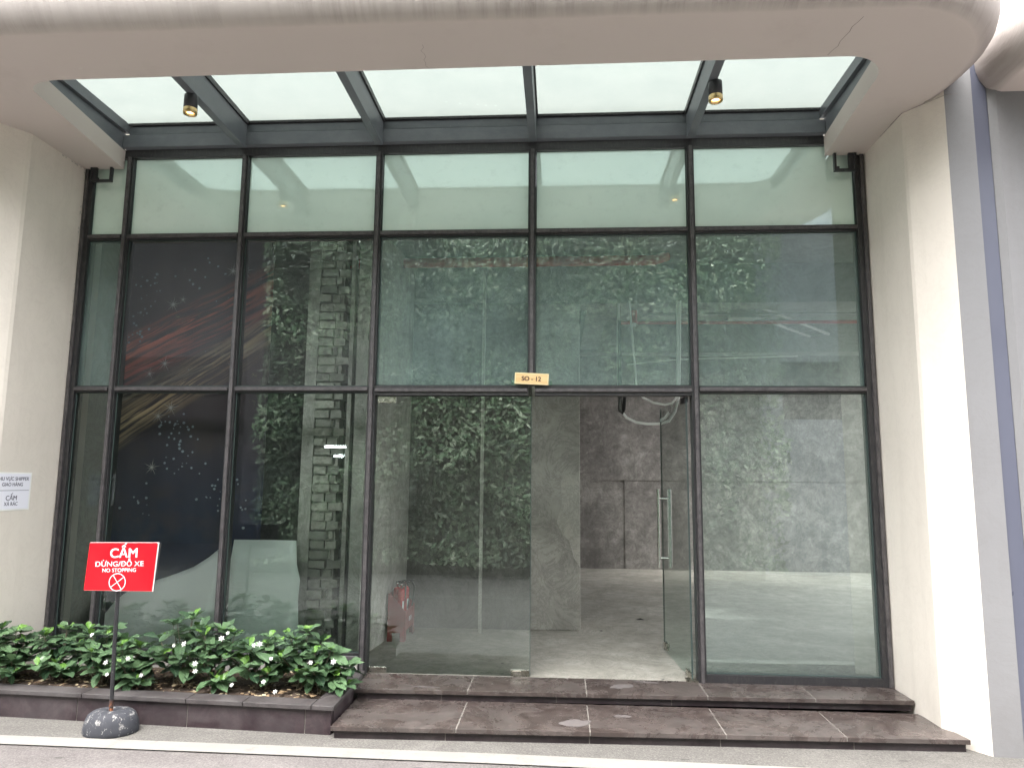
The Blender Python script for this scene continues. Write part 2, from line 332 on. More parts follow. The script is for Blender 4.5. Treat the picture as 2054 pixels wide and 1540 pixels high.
# printed backdrop
q = NT('night_print'); g = q.n('TexCoord'); s = q.n('SeparateXYZ'); q.L(g.outputs['Object'], s.inputs[0]); X, Z = s.outputs[0], s.outputs[2]
a = q.mix(q.ramp(q.math('DIVIDE', q.math('ADD', Z, q.math('MULTIPLY', q.noise(1.5, 3), .8)), 4.), [(.35, 0), (.62, 1)]), (.008, .015, .045), (.050, .034, .040))
a = q.mix(q.math('MULTIPLY', q.ramp(q.noise(2.2, 5, .6), [(.5, 0), (.75, 1)]), .6), a, (.06, .035, .025))
def band(x0, z0, x1, z1, wd, cdark, cl, amt, sc):
    global a
    L_ = math.hypot(x1-x0, z1-z0); dx, dz = (x1-x0)/L_, (z1-z0)/L_
    vv = q.math('ADD', q.math('MULTIPLY', q.math('SUBTRACT', X, x0), -dz), q.math('MULTIPLY', q.math('SUBTRACT', Z, z0), dx))
    uu = q.math('ADD', q.math('MULTIPLY', q.math('SUBTRACT', X, x0), dx), q.math('MULTIPLY', q.math('SUBTRACT', Z, z0), dz))
    c = q.n('CombineXYZ'); q.L(q.math('MULTIPLY', uu, .9), c.inputs[0]); q.L(q.math('MULTIPLY', vv, sc), c.inputs[1])
    n = q.noise(1.3, 6, .65, c.outputs[0], .8); m = q.ramp(q.math('DIVIDE', q.math('ABSOLUTE', vv), wd), [(.0, 1), (1, 0)])
    fade = q.ramp(q.math('DIVIDE', uu, L_), [(0, 1), (1, .35)])
    k = q.math('MULTIPLY', q.math('MULTIPLY', m, q.ramp(n, [(.45, 0), (.56, 1)])), q.math('MULTIPLY', fade, amt))
    a = q.mix(k, a, q.mix(n, cdark, cl))
band(-3.75, 2.48, -2.45, 3.10, .20, (.5, .08, .05), (.9, .24, .15), .95, 16)
band(-3.75, 2.30, -2.45, 2.88, .13, (.3, .05, .04), (.65, .14, .11), .8, 20)
band(-3.75, 1.86, -2.45, 2.70, .20, (.3, .18, .07), (.85, .62, .38), .9, 22)
band(-3.75, 2.10, -2.45, 2.60, .07, (.15, .12, .1), (.5, .45, .35), .6, 26)
a = q.mix(q.math('MULTIPLY', q.ramp(q.noise(12, 6, .7), [(.62, 0), (.72, 1)]), q.ramp(q.math('ABSOLUTE', q.math('ADD', q.math('SUBTRACT', Z, 3.0), q.math('MULTIPLY', q.math('ADD', X, 3.5), .9))), [(.06, .8), (.22, 0)])), a, (.22, .20, .10))
q.set(a, .55, spec=.3)
plain('print_back', (.88, .90, .88), .6, 0, .04, 3)
q = NT('white_board'); wv = q.noise(10, 3, .5, q.co((.25, 1, 1))); q.set(q.mix(wv, (.76, .82, .78), (.80, .86, .82)), .55); q.bump(wv, .5, .02)
q = NT('wood_plaque'); n = q.noise(4, 4, .5, q.co((1, 1, 9)), .8); q.set(q.mix(n, (.55, .34, .13), (.80, .60, .33)), .35)
plain('plaque_edge', (.78, .62, .36), .35)

# ================================================================== GROUND
ZR = -.145
def sheet(name, x0, x1, y0, y1, z, m, nx=1):
    b = MB(); b.add([(x0, y0, z), (x1, y0, z), (x1, y1, z), (x0, y1, z)], [(0, 1, 2, 3)]); return b.build(name, m)
tag(sheet('road', -300, 300, -300, 300, ZR-.004, M['road_asphalt']), kind='structure')
b = MB(); b.add([(-30, -1.06, ZR), (30, -1.24, ZR), (30, -.05, ZR), (-30, -.05, ZR)], [(0, 1, 2, 3)]); tag(b.build('pavement', M['apron_cement']), kind='structure')
def line(name, p, z=ZR+.004):
    b = MB(); b.add([(x, y, z) for x, y in p], [tuple(range(len(p)))]); return tag(b.build(name, M['road_paint']), kind='structure')
line('road_line', [(-30, -.66), (-30, -.52), (-3.4, -1.06+.0), (-3.4, -1.195)][::-1] if 0 else [(-12, -1.165), (-3.3, -1.192), (-.34, -1.235), (2.6, -1.325), (12, -1.60), (12, -1.45), (2.5, -1.178), (-.35, -1.087), (-3.4, -1.055), (-12, -1.03)])
line('road_line', [(-12, -4.52), (12, -4.52), (12, -4.44), (-12, -4.44)], ZR)
line('lane_dash', [(-3.22, -2.74), (-2.36, -2.74), (-2.36, -2.66), (-3.22, -2.66)], ZR)
line('road_arrow', [(1.10, -3.62), (1.72, -3.98), (2.30, -4.02), (1.90, -3.66), (1.95, -3.56), (2.62, -3.24), (1.95, -3.28)], ZR)
bb = boxo('interior_floor', (-3.98, .03, -.12), (5.45, 6.95, 0), M['floor_cement']); tag(bb, kind='structure')

# ================================================================== ENTRANCE STEPS
def lerp(a, b, t): return a+(b-a)*t
steps = empty('entrance_steps', (.5, -.4, ZR), 'two low dark granite steps running across the shopfront up to the glass doors', 'steps')
JX = [-.62, .19, 1.0, 1.71]
def tread(front, back, z, th, x0f, x1f, x0b, x1b, jx):
    b = MB(); g = .003
    fx = [x0f]+jx+[x1f]; bx = [x0b]+jx+[x1b]
    for i in range(len(fx)-1):
        a0, a1 = fx[i]+(g if i else 0), fx[i+1]-(g if i < len(fx)-2 else 0); c0, c1 = bx[i]+(g if i else 0), bx[i+1]-(g if i < len(fx)-2 else 0)
        yf0, yf1 = front(a0), front(a1)
        b.hexa([(a0, yf0, z-th), (a1, yf1, z-th), (c1, back, z-th), (c0, back, z-th), (a0, yf0, z), (a1, yf1, z), (c1, back, z), (c0, back, z)])
    o = b.build('tread', M['granite_tread'], steps, .0025)
    gb = MB(); gb.hexa([(x0f+.01, front(x0f)+.004, z-th+.004), (x1f-.01, front(x1f)+.004, z-th+.004), (x1b-.01, back-.01, z-th+.004), (x0b+.01, back-.01, z-th+.004),
                        (x0f+.01, front(x0f)+.004, z-.0025), (x1f-.01, front(x1f)+.004, z-.0025), (x1b-.01, back-.01, z-.0025), (x0b+.01, back-.01, z-.0025)])
    gb.build('grout', M['grout'], o)
    return o
f1 = lambda x: lerp(-.382, -.308, (x+1.39)/3.74)
f2 = lambda x: lerp(-.935, -.825, (x+1.37)/3.80)
tread(f1, .03, 0, .028, -1.395, 2.352, -1.415, 2.352, JX)
tread(f2, -.345, -.07, .028, -1.385, 2.425, -1.385, 2.352, JX)
def riser(front, z0, z1, x0, x1, jx, off):
    b = MB(); xs = [x0]+jx+[x1]
    for i in range(len(xs)-1):
        a0, a1 = xs[i]+.003, xs[i+1]-.003
        b.hexa([(a0, front(a0)+off, z0), (a1, front(a1)+off, z0), (a1, front(a1)+off+.02, z0), (a0, front(a0)+off+.02, z0), (a0, front(a0)+off, z1), (a1, front(a1)+off, z1), (a1, front(a1)+off+.02, z1), (a0, front(a0)+off+.02, z1)])
    o = b.build('riser', M['granite_riser'], steps)
    g = MB(); a0, a1 = x0+.005, x1-.005; g.hexa([(a0, front(a0)+off+.003, z0), (a1, front(a1)+off+.003, z0), (a1, front(a1)+off+.05, z0), (a0, front(a0)+off+.05, z0), (a0, front(a0)+off+.003, z1-.001), (a1, front(a1)+off+.003, z1-.001), (a1, front(a1)+off+.05, z1-.001), (a0, front(a0)+off+.05, z1-.001)])
    g.build('grout', M['grout'], o)
riser(f1, -.0695, -.028, -1.38, 2.345, [-.80, -.015, .76, 1.54], .022)
riser(f2, ZR, -.098, -1.37, 2.41, [-.686, .186, .968, 1.755], .022)
# dried cement smears left on the stone (thin splashes)
def blob(cx, cy, rx, ry, n=18, seed=0, ang=0, jit=.18):
    rnd = random.Random(seed); out = []
    for k in range(n):
        a = 2*pi*k/n; r = 1+rnd.uniform(-jit, jit); x, y = rx*r*cos(a), ry*r*sin(a)
        out.append((cx+x*cos(ang)-y*sin(ang), cy+x*sin(ang)+y*cos(ang)))
    return out
for i, (x, y, z, rx, ry, an) in enumerate([(.44, -.155, 0, .085, .05, .5), (.63, -.03, 0, .09, .022, -.2), (.10, -.74, -.07, .10, .06, .3), (.41, -.58, -.07, .06, .025, 0), (-.93, -.30, 0, .13, .012, 0)]):
    b = MB(); p = blob(x, y, rx, ry, 20, i, an); b.add([(u, v, z+.0015) for u, v in p], [tuple(range(len(p)))]); s_ = b.build('cement_smear', M['cement_smear'], steps)

# ================================================================== PLANTER
pl = empty('stone_planter', (-2.7, -.5, ZR), 'low granite planter bed with soil along the left windows', 'planter')
pf = lambda x: lerp(-.70, -.865, (x+3.92)/2.51)
b = MB(); g_ = MB(); xs = [-5.2, -3.88, -3.117, -2.354, -1.572, -1.405]
for i in range(len(xs)-1):
    a0, a1 = xs[i]+.003, xs[i+1]-(.003 if i < len(xs)-2 else 0)
    b.hexa([(a0, pf(a0), ZR-.004), (a1, pf(a1), ZR-.004), (a1, pf(a1)+.03, ZR-.004), (a0, pf(a0)+.03, ZR-.004), (a0, pf(a0), 0), (a1, pf(a1), 0), (a1, pf(a1)+.03, 0), (a0, pf(a0)+.03, 0)])
b.box((-1.425, -.83, ZR), (-1.400, -.385, 0))
fr = b.build('front_stone', M['granite_planter'], pl)
g_.hexa([(-5.2, pf(-5.2)+.004, ZR), (-1.42, pf(-1.42)+.004, ZR), (-1.42, pf(-1.42)+.12, ZR), (-5.2, pf(-5.2)+.12, ZR), (-5.2, pf(-5.2)+.004, -.001), (-1.42, pf(-1.42)+.004, -.001), (-1.42, pf(-1.42)+.12, -.001), (-5.2, pf(-5.2)+.12, -.001)])
g_.box((-1.53, -.72, ZR), (-1.4265, -.05, -.001)); g_.build('grout', M['grout'], fr)
b = MB(); xs = [-5.2, -3.83, -3.08, -2.36, -1.98, -1.53]
for i in range(len(xs)-1):
    a0, a1 = xs[i]+.002, xs[i+1]-.002
    b.hexa([(a0, pf(a0)-.02, .002), (a1, pf(a1)-.02, .002), (a1, pf(a1)+.115, .002), (a0, pf(a0)+.115, .002), (a0, pf(a0)-.02, .03), (a1, pf(a1)-.02, .03), (a1, pf(a1)+.115, .03), (a0, pf(a0)+.115, .03)])
b.hexa([(-1.528, pf(-1.53)-.02, .002), (-1.385, pf(-1.39)-.022, .002), (-1.400, -.392, .002), (-1.528, pf(-1.53)+.115, .002), (-1.528, pf(-1.53)-.02, .03), (-1.385, pf(-1.39)-.022, .03), (-1.400, -.392, .03), (-1.528, pf(-1.53)+.115, .03)])
b.hexa([(-1.528, -.735, .002), (-1.400, -.388, .002), (-1.419, -.03, .002), (-1.53, -.03, .002), (-1.528, -.735, .03), (-1.400, -.388, .03), (-1.419, -.03, .03), (-1.53, -.03, .03)])
b.build('cap_stone', M['granite_cap'], pl, .003)
b = MB(); nx, ny = 90, 20; vs = []
rnd = random.Random(3)
for j in range(ny+1):
    for i in range(nx+1):
        x = lerp(-4.0, -1.53, i/nx); y = lerp(pf(x)+.10, -.03, j/ny); vs.append((x, y, .006+rnd.uniform(-.008, .010)+.012*sin(x*5)*sin(y*9)))
b.add(vs, [(j*(nx+1)+i, j*(nx+1)+i+1, (j+1)*(nx+1)+i+1, (j+1)*(nx+1)+i) for j in range(ny) for i in range(nx)], smooth=True); b.build('soil', M['soil'], pl)
b = MB()
for k in range(900):
    x = rnd.uniform(-3.95, -1.56); y = rnd.uniform(pf(x)+.12, -.06); s = rnd.uniform(.008, .028); a = rnd.uniform(0, 6.3); t = rnd.uniform(-.4, .4); z = .022+rnd.uniform(0, .012)
    dx, dy = cos(a)*s, sin(a)*s
    b.add([(x-dx, y-dy, z), (x+dy*.45, y-dx*.45, z+t*s), (x+dx, y+dy, z+.3*t*s), (x-dy*.45, y+dx*.45, z-.2*s+.004)], [(0, 1, 2, 3)])
tag(b.build('leaf_litter', M['litter']), 'dry brown leaf litter scattered over the planter soil', 'leaf litter', kind='stuff')

# ================================================================== BUILDING SHELL
bld = empty('shop_building', (0, 0, 0), 'cream painted shop building with rounded canopy and bare unfinished cement room', 'building')
# piers: plan polygon with the chamfered outer corner
def pier(name, sgn, xin, xout, m):
    b = MB(); r = [(xin, .28), (xin, -.655)]
    c1, c2 = Vector((xin, -.655)), Vector((xin+sgn*.164, -.868))
    pts = [(xin, .28), (xin, -.625), (xin+sgn*.010, -.650), (xin+sgn*.028, -.676)]
    pts += [(c2.x-sgn*.02, c2.y+.026), (c2.x, c2.y)]
    b_pts = pts+[(xout, -.885), (xout, .28)]
    if sgn > 0: b_pts = b_pts[::-1] if False else b_pts
    poly = b_pts
    area = sum(poly[i][0]*poly[(i+1) % len(poly)][1]-poly[(i+1) % len(poly)][0]*poly[i][1] for i in range(len(poly)))
    if area < 0: poly = poly[::-1]
    n = len(poly); vs = [(x, y, ZR-.004) for x, y in poly]+[(x, y, 4.39) for x, y in poly]
    for i in range(n):
        j = (i+1) % n; front = abs(poly[i][1]-(-.87)) < .02 and abs(poly[j][1]-(-.87)) < .02
        b.add([vs[i], vs[j], vs[n+j], vs[n+i]], [(0, 1, 2, 3)], 1 if front else 0)
    b.add(vs[n:], [tuple(range(n))], 0)
    return b.build(name, [M['cream_paint'], M['grey_paint']], bld)
pier('pier', 1, 2.36, 2.69, 0); pier('pier', -1, -3.922, -5.3, 0)
# ragged crack of missing plaster along left frame
b = MB(); rnd = random.Random(5)
for k in range(46):
    z = rnd.choice([rnd.uniform(2.9, 3.94), rnd.uniform(2.2, 3.9)]); s = rnd.uniform(.004, .016)*(1 if z > 3.2 else .6); y = rnd.uniform(-.035, -.004)
    b.add([(-3.9207, y, z), (-3.9207, y-s*.7, z+s*.3), (-3.9207, y-s*.4, z+s*1.5), (-3.9207, y+s*.3, z+s)], [(0, 1, 2, 3)])
for k in range(14):
    y = -rnd.uniform(.03, .3); s = rnd.uniform(.006, .018)
    b.add([(-3.9207, y, 3.946), (-3.9207, y-s, 3.944), (-3.9207, y-s*.8, 3.944-s*.8), (-3.9207, y, 3.944-s*.9)], [(0, 1, 2, 3)])
b.build('chipped_plaster', M['cement_patch'], bld)

# canopy slab
def arc(cx, cy, r, a0, a1, n): return [(cx+r*cos(radians(lerp(a0, a1, i/n))), cy+r*sin(radians(lerp(a0, a1, i/n)))) for i in range(n+1)]
def canopy(outer, inner_close, inner, zb, name, parent, mat, attr=True):
    # outer: path along the rim. inner_close: points closing behind. inner: opening path with rebate (may be None)
    me = bpy.data.meshes.new(name); V = []; Fc = []; rim = []
    n = len(outer); nor = []
    for i in range(n):
        a = Vector(outer[max(0, i-1)]); c = Vector(outer[min(n-1, i+1)]); t = (c-a).normalized(); nor.append(Vector((t.y, -t.x)))
    prof = [(0, 0, 0.), (.022, .006, .5), (.055, .024, 1), (.09, .055, 1), (.118, .10, 1), (.136, .16, 1), (.142, .225, 1), (.136, .29, 1), (.118, .35, 1), (.09, .395, 1), (.055, .426, 1), (0, .445, 1)]
    for (o, z, rr) in prof:
        for i in range(n): V.append((outer[i][0]+nor[i].x*o, outer[i][1]+nor[i].y*o, zb+z)); rim.append(rr)
    for k in range(len(prof)-1):
        for i in range(n-1): Fc.append((k*n+i, k*n+i+1, (k+1)*n+i+1, (k+1)*n+i))
    sm = [True]*len(Fc)
    rest = list(inner_close[:1])+(list(inner) if inner else [])+list(inner_close[1:])
    base = len(V)
    for x, y in rest: V.append((x, y, zb)); rim.append(0)
    Fc.append(tuple(reversed(list(range(n))+list(range(base, base+len(rest)))))); sm.append(False)
    top = len(V)
    rest = list(inner_close[:1])+([(x+(.11 if x > (inner[0][0]+inner[-1][0])/2 else -.11), y-(.02 if y < -.01 else 0)) for x, y in inner] if inner else [])+list(inner_close[1:])
    for x, y in list(outer)+rest: V.append((x, y, zb+.45)); rim.append(0)
    Fc.append(tuple(range(top, top+n+len(rest)))); sm.append(False)
    if inner:
        m = len(inner); k0 = len(V)
        for x, y in inner: V.append((x, y, zb)); rim.append(0)
        c = len(V)
        for x, y in inner: V.append((x, y, zb+.155)); rim.append(0)
        mx_ = (inner[0][0]+inner[-1][0])/2
        c2 = len(V)
        for x, y in inner: V.append((x, y, zb+.155)); rim.append(0)
        d = len(V)
        for x, y in inner: V.append((x+(.11 if x > mx_ else -.11), y-(.02 if y < -.01 else 0), zb+.155)); rim.append(0)
        e = len(V)
        for x, y in inner: V.append((x+(.11 if x > mx_ else -.11), y-(.02 if y < -.01 else 0), zb+.45)); rim.append(0)
        for i in range(m-1):
            Fc.append((k0+i, k0+i+1, c+i+1, c+i)); Fc.append((c2+i, c2+i+1, d+i+1, d+i)); Fc.append((d+i, d+i+1, e+i+1, e+i)); sm += [True, False, True]
    me.from_pydata(V, [], Fc); me.materials.append(mat); me.polygons.foreach_set('use_smooth', sm)
    at = me.attributes.new('rim', 'FLOAT', 'POINT'); at.data.foreach_set('value', rim)
    me.update(); bm = bmesh.new(); bm.from_mesh(me); bmesh.ops.recalc_face_normals(bm, faces=bm.faces); bm.to_mesh(me); bm.free()
    o = bpy.data.objects.new(name, me); col.objects.link(o); o.parent = parent; o.matrix_parent_inverse = Matrix.Translation(-parent_loc(parent))
    return o
ZS = 3.95
outer = [(-10, -1.79), (-6, -1.79), (-3, -1.79), (0, -1.79)]+arc(1.83, -1.14, .65, -90, 0, 18)+[(2.475, -1.0), (2.46, -.90), (2.44, -.80)]
inner = [(2.068, 0)]+[(2.0, -1.03)]+arc(1.72, -1.07, .275, 8, 90-180+0, 1)[:0]+arc(1.715, -1.065, .285, 0, -90, 10)+[(-3.21+.27*cos(radians(-90-9*k)), -1.185+.145*sin(radians(-90-9*k))) for k in range(11)]+[(-3.60, 0)]
canopy(outer, [(2.40, .0)]+[(-10, 0)], inner, ZS, 'canopy_slab', bld, M['canopy_paint'])
# hairline cracks in the soffit
def ribbon(b, pts, wd, up=Vector((0, 0, 1))):
    for i in range(len(pts)-1):
        p, q_ = Vector(pts[i]), Vector(pts[i+1]); t = (q_-p).normalized(); sd_ = t.cross(up).normalized()*wd
        b.add([p-sd_, p+sd_, q_+sd_, q_-sd_], [(0, 1, 2, 3)])
b = MB(); rnd = random.Random(11)
pts = [(1.60+.06*t/8+rnd.uniform(-.014, .014), -1.37-.36*t/8, ZS-.0012) for t in range(9)]; ribbon(b, pts, .0018)
b.build('crack', plain('crack_dark', (.22, .19, .17), .9), bld); b = MB()
pts = [(-.81+.012*rnd.uniform(-1, 1), -1.345-.25*t/8, ZS-.0012) for t in range(9)]; ribbon(b, pts, .001)
b.build('crack', M['crack_dark'], bld)
b = MB(); rnd = random.Random(4); pts = [(2.3585, -.30-.355*t/6, ZS-.0015) for t in range(7)]+[(2.36+.166*t/6, -.657-.213*t/6, ZS-.0015) for t in range(1, 7)]+[(2.60, -.8865, ZS-.0015)]
for i in range(len(pts)-1):
    p, q_ = Vector(pts[i]), Vector(pts[i+1]); t_ = (q_-p).normalized(); sd_ = Vector((t_.y, -t_.x, 0))*-1
    w0, w1 = rnd.uniform(.002, .007), rnd.uniform(.002, .007); sg_ = -1
    b.add([p, q_, q_+Vector((-abs(t_.y)*w1, -abs(t_.x)*w1, 0)), p+Vector((-abs(t_.y)*w0, -abs(t_.x)*w0, 0))], [(0, 1, 2, 3)])
b.build('joint_crack', M['crack_dark'], bld)
# wall above the header, deck behind
b = MB(); b.box((-10, .0, 4.40), (2.69, .3, 4.75)); b.box((-10, .005, 4.2), (-3.70, .28, 4.40)); b.box((2.15, .005, 4.2), (2.69, .28, 4.40)); b.build('upper_wall', M['cream_paint'], bld)
# roof over the room, unseen slot added to daylight the back wall
b = MB(); b.box((-3.98, .14, 3.62), (5.45, 5.2, 3.80)); b.box((-3.98, 5.2, 3.62), (.8, 6.95, 3.80)); b.box((.8, 5.75, 3.62), (5.45, 6.95, 3.80)); b.box((3.8, 5.2, 3.62), (5.45, 5.75, 3.80)); b.build('ceiling', M['ceiling_cement'], bld)
boxo('ceiling_beam', (-3.98, 1.75, 3.22), (5.195, 2.05, 3.617), M['ceiling_cement'], bld)
boxo('ceiling_beam', (-3.98, 4.6, 3.22), (5.195, 4.9, 3.617), M['ceiling_cement'], bld)
boxo('ceiling_beam', (.30, 2.053, 3.26), (.55, 4.597, 3.617), M['ceiling_cement'], bld)
boxo('side_wall', (-4.2, .10, -.12), (-3.95, 6.95, 3.8), M['partition_plaster'], bld)
b = MB(); b.box((5.2, .30, -.12), (5.45, .8, 3.8)); b.box((5.2, 6.7, -.12), (5.45, 6.95, 3.8)); b.box((5.2, .8, -.12), (5.45, 6.7, .15)); b.box((5.2, .8, 3.5), (5.45, 6.7, 3.8)); b.build('side_wall', M['back_cement'], bld)  # unseen opening added in this wall so daylight brightens the room
boxo('side_wall', (2.70, .31, -.12), (5.2, .55, 3.8), M['back_cement'], bld)
# back wall with a chase and a ledge
b = MB(); b.box((-3.95, 6.86, -.12), (1.02, 7.1, 1.45)); b.box((1.10, 6.86, -.12), (5.2, 7.1, 1.45)); b.box((1.02, 6.875, -.12), (1.10, 7.1, 1.45)); b.box((-3.95, 6.85, 1.45), (5.2, 7.1, 1.75)); b.box((-3.95, 6.87, 1.75), (5.2, 7.1, 3.62))
b.build('back_wall', M['back_cement'], bld)
# partition and cross wall
b = MB(); b.prism([(-1.70, .42), (-1.60, .42), (-1.49, 1.72), (-1.62, 1.72)], 0, 3.617); b.build('partition', M['partition_plaster'], bld)
b = MB(); b.prism([(-3.95, 1.722), (-.275, 1.722), (-.275, 1.98), (-3.95, 1.98)], 0, 3.2195); b.build('cross_wall', cement('dark_cement', (.11, .105, .095), (.18, .172, .16), 1.0, .2, .3), bld)
b = MB(); b.box((-.273, 1.735, 0), (.21, 2.20, 3.219)); cl = b.build('column', M['column_cement'], bld, .008)
p = [(-.02, 1.02), (.03, 1.20), (.02, 1.42), (.10, 1.50), (.205, 1.46), (.205, .60), (.15, .68), (.10, .85), (.04, .90)]
b = MB(); b.add([(x, 1.7335, z) for x, z in p], [tuple(range(len(p)))]); b.build('cement_patch', M['cement_patch'], cl)
# toothed brick pier in the left bay
b = MB(); b.box((-2.165, .50, 0), (-2.065, .74, 3.617)); b.box((-1.80, .53, 0), (-1.765, .6, 3.617)); b.build('plaster_strip', M['partition_plaster'], bld)
b = MB(); rnd = random.Random(9); z = .0; k = 0
while z < 3.55:
    h = .062; x = -2.064; x += rnd.uniform(.0, .012)
    xe = -1.83+(rnd.uniform(-.01, .04) if k % 2 else rnd.uniform(-.07, -.02)); y0 = .50+rnd.uniform(-.025, .012)
    cut = x+rnd.uniform(.10, .17)
    t1, t2 = rnd.uniform(-.010, .010), rnd.uniform(-.008, .008)
    for (p0, p1, yy) in ((x, cut-.006, y0), (cut+.006, xe, .50+rnd.uniform(-.010, .022))):
        b.hexa([(p0, yy, z), (p1, yy+t1, z+t2*.6), (p1, .68, z), (p0, .68, z), (p0, yy, z+h+t2), (p1, yy+t1, z+h), (p1, .68, z+h), (p0, .68, z+h)])
    z += h+rnd.uniform(.010, .020); k += 1
b.build('brickwork', M['brick_grey'], bld, .004)
boxo('mortar', (-2.06, .535, 0), (-1.86, .66, 3.6), M['column_cement'], bld)

# loose indoor things
t = boxo('metal_pole', (-.755, 1.50, 0), (-.725, 1.53, 3.617), M['partition_plaster']); tag(t, 'thin pale upright pole standing indoors before the cement wall behind the closed door', 'pole')
def pipe(name, pts, r, m, label, cat, group=None):
    b = MB(); b.tube(pts, r, 10); return tag(b.build(name, m), label, cat, group)
pipe('sprinkler_pipe', [(-2.1, 1.36, 3.54), (.92, 1.34, 3.54), (1.05, 1.40, 3.60)], .05, M['red_pipe'], 'thick red sprinkler pipe running just under the ceiling behind the upper panes', 'pipe', 'red sprinkler pipes')
pipe('sprinkler_pipe', [(.81, 2.2, 3.60), (.81, 2.2, 3.10)], .035, M['red_pipe'], 'short vertical red drop pipe hanging from the ceiling', 'pipe', 'red sprinkler pipes')
pipe('sprinkler_pipe', [(.75, 3.4, 3.38), (5.1, 3.4, 3.38)], .022, M['red_pipe'], 'slim red pipe crossing behind the upper right pane, nearer of the two slim ones', 'pipe', 'red sprinkler pipes')
pipe('sprinkler_pipe', [(.75, 5.3, 3.45), (5.1, 5.3, 3.45)], .022, M['red_pipe'], 'slim red pipe crossing deep in the room, farther of the two slim ones', 'pipe', 'red sprinkler pipes')
b = MB(); b.box((.785, 2.14, 3.06), (.825, 2.145, 3.10)); tag(b.build('paper_tag', M['white_letter']), 'tiny square white tag at the foot of the short red drop pipe', 'tag')
pipe('conduit', [(1.0, 2.6, 3.3), (5.1, 2.6, 3.3)], .012, M['conduit_grey'], 'thin grey conduit running along the ceiling of the right bay', 'conduit')
pipe('conduit', [(.9, 4.0, 2.95), (1.6, 4.0, 3.02), (3.1, 4.0, 3.06)], .008, M['white_plastic'], 'thin white drooping cable strung across the right bay under the ceiling', 'cable')
t = empty('cable_tray', (2.6, 3.2, 3.35), 'grey ladder tray slanting under the ceiling of the right bay', 'cable tray')
b = MB(); b.tube([(1.5, 2.3, 3.45), (3.4, 4.4, 3.40)], .02, 6); b.build('rail', M['conduit_grey'], t); b = MB(); b.tube([(1.7, 2.15, 3.45), (3.6, 4.25, 3.40)], .02, 6); b.build('rail', M['conduit_grey'], t)
for k in range(9):
    b = MB(); u = k/8; b.tube([(lerp(1.5, 3.4, u), lerp(2.3, 4.4, u), lerp(3.45, 3.40, u)), (lerp(1.7, 3.6, u), lerp(2.15, 4.25, u), lerp(3.45, 3.40, u))], .008, 6)
    b.build('rung', M['conduit_grey'], t)
tag(boxo('ceiling_box', (2.0, 2.9, 3.33), (2.32, 3.1, 3.45), M['conduit_grey']), 'small pale metal junction box under the ceiling in the right bay', 'junction box')
pipe('hose', [(.60, 1.7, 3.2), (.585, 1.6, 2.45), (.60, 1.6, 2.12), (.66, 1.6, 2.04), (.75, 1.6, 1.995), (.86, 1.6, 1.98), (.98, 1.6, 1.98), (1.07, 1.6, 2.01), (1.13, 1.6, 2.10), (1.17, 1.6, 2.26), (1.2, 1.6, 3.2)], .014, M['white_plastic'], 'white hose hanging in the lower, longer loop inside the open doorway', 'hose')
pipe('hose', [(.70, 1.58, 3.2), (.76, 1.58, 2.32), (.82, 1.58, 2.235), (.92, 1.58, 2.185), (1.03, 1.58, 2.165), (1.10, 1.58, 2.18), (1.15, 1.58, 2.25), (1.17, 1.58, 3.2)], 0.011, M['white_plastic'], 'white cable hanging in the upper, shorter loop inside the open doorway', 'cable')
b = MB()
for k in range(5): x = .585+k*.007; b.tube([(x, 1.55+.01*k, 3.0), (x-.005, 1.55, 2.3), (x-.01+.012*k*.3, 1.55, 2.10-.02*k*.4), (x+.03, 1.55, 2.07+.01*k), (x+.045, 1.56, 2.3)], .0035, 6)
tag(b.build('cable_bundle', M['black_rubber_hose']), 'bunch of black cables hanging beside the white hose loop', 'cables')
# litter on the floor
for i, (x, y, s, lb) in enumerate([(.85, 2.38, .040, 'black scrap on the cement floor, largest and deepest inside the doorway'), (.41, 1.75, .018, 'tiny black scrap on the floor beside the column foot'), (-.44, .41, .012, 'tiny dark crumb on the floor behind the closed door'), (.76, .06, .014, 'tiny black chip on the door threshold')]):
    b = MB(); p = blob(x, y, s, s*.5, 9, i+40, .2, .35); n = len(p); b.add([(u, v, .001) for u, v in p]+[(x, y, s*.35)], [(j, (j+1) % n, n) for j in range(n)]); tag(b.build('floor_scrap', M['black_rubber_hose']), lb, 'scrap', 'scraps on the floor')

# ------------------------------------------------------------------ extinguisher box
eb = empty('extinguisher_stand', (-1.44, 1.3, 0), 'red metal fire extinguisher stand on legs against the partition wall', 'stand')
x0, x1, y0, y1 = -1.520, -1.362, 1.08, 1.50
def profile_panel(y, th=.006):
    b = MB(); p = [(x0, 0), (x0+.045, 0), (x0+.045, .075), (x1-.045, .075), (x1-.045, 0), (x1, 0), (x1, .26), (x0+.022, .412), (x0, .412)]
    n = len(p); b.add([(x, y, z) for x, z in p]+[(x, y+th, z) for x, z in p], [tuple(range(n)), tuple(range(2*n-1, n-1, -1))]+[(i, n+i, n+(i+1) % n, (i+1) % n) for i in range(n)]); return b
profile_panel(y0).build('side_panel', M['red_paint'], eb); profile_panel(y1).build('side_panel', M['red_paint'], eb)
b = MB(); b.box((x1-.006, y0+.006, .095), (x1+.0005, y1, .259)); b.box((x1-.006, y0+.006, .001), (x1+.0005, y0+.06, .095)); b.box((x1-.006, y1-.06, .001), (x1+.0005, y1, .095)); b.build('front_panel', M['red_paint'], eb)
b = MB(); b.box((x0, y0+.007, .05), (x0+.006, y1, .41)); b.box((x0+.006, y0+.007, .078), (x1-.007, y1, .086)); b.build('back_panel', M['red_paint'], eb)
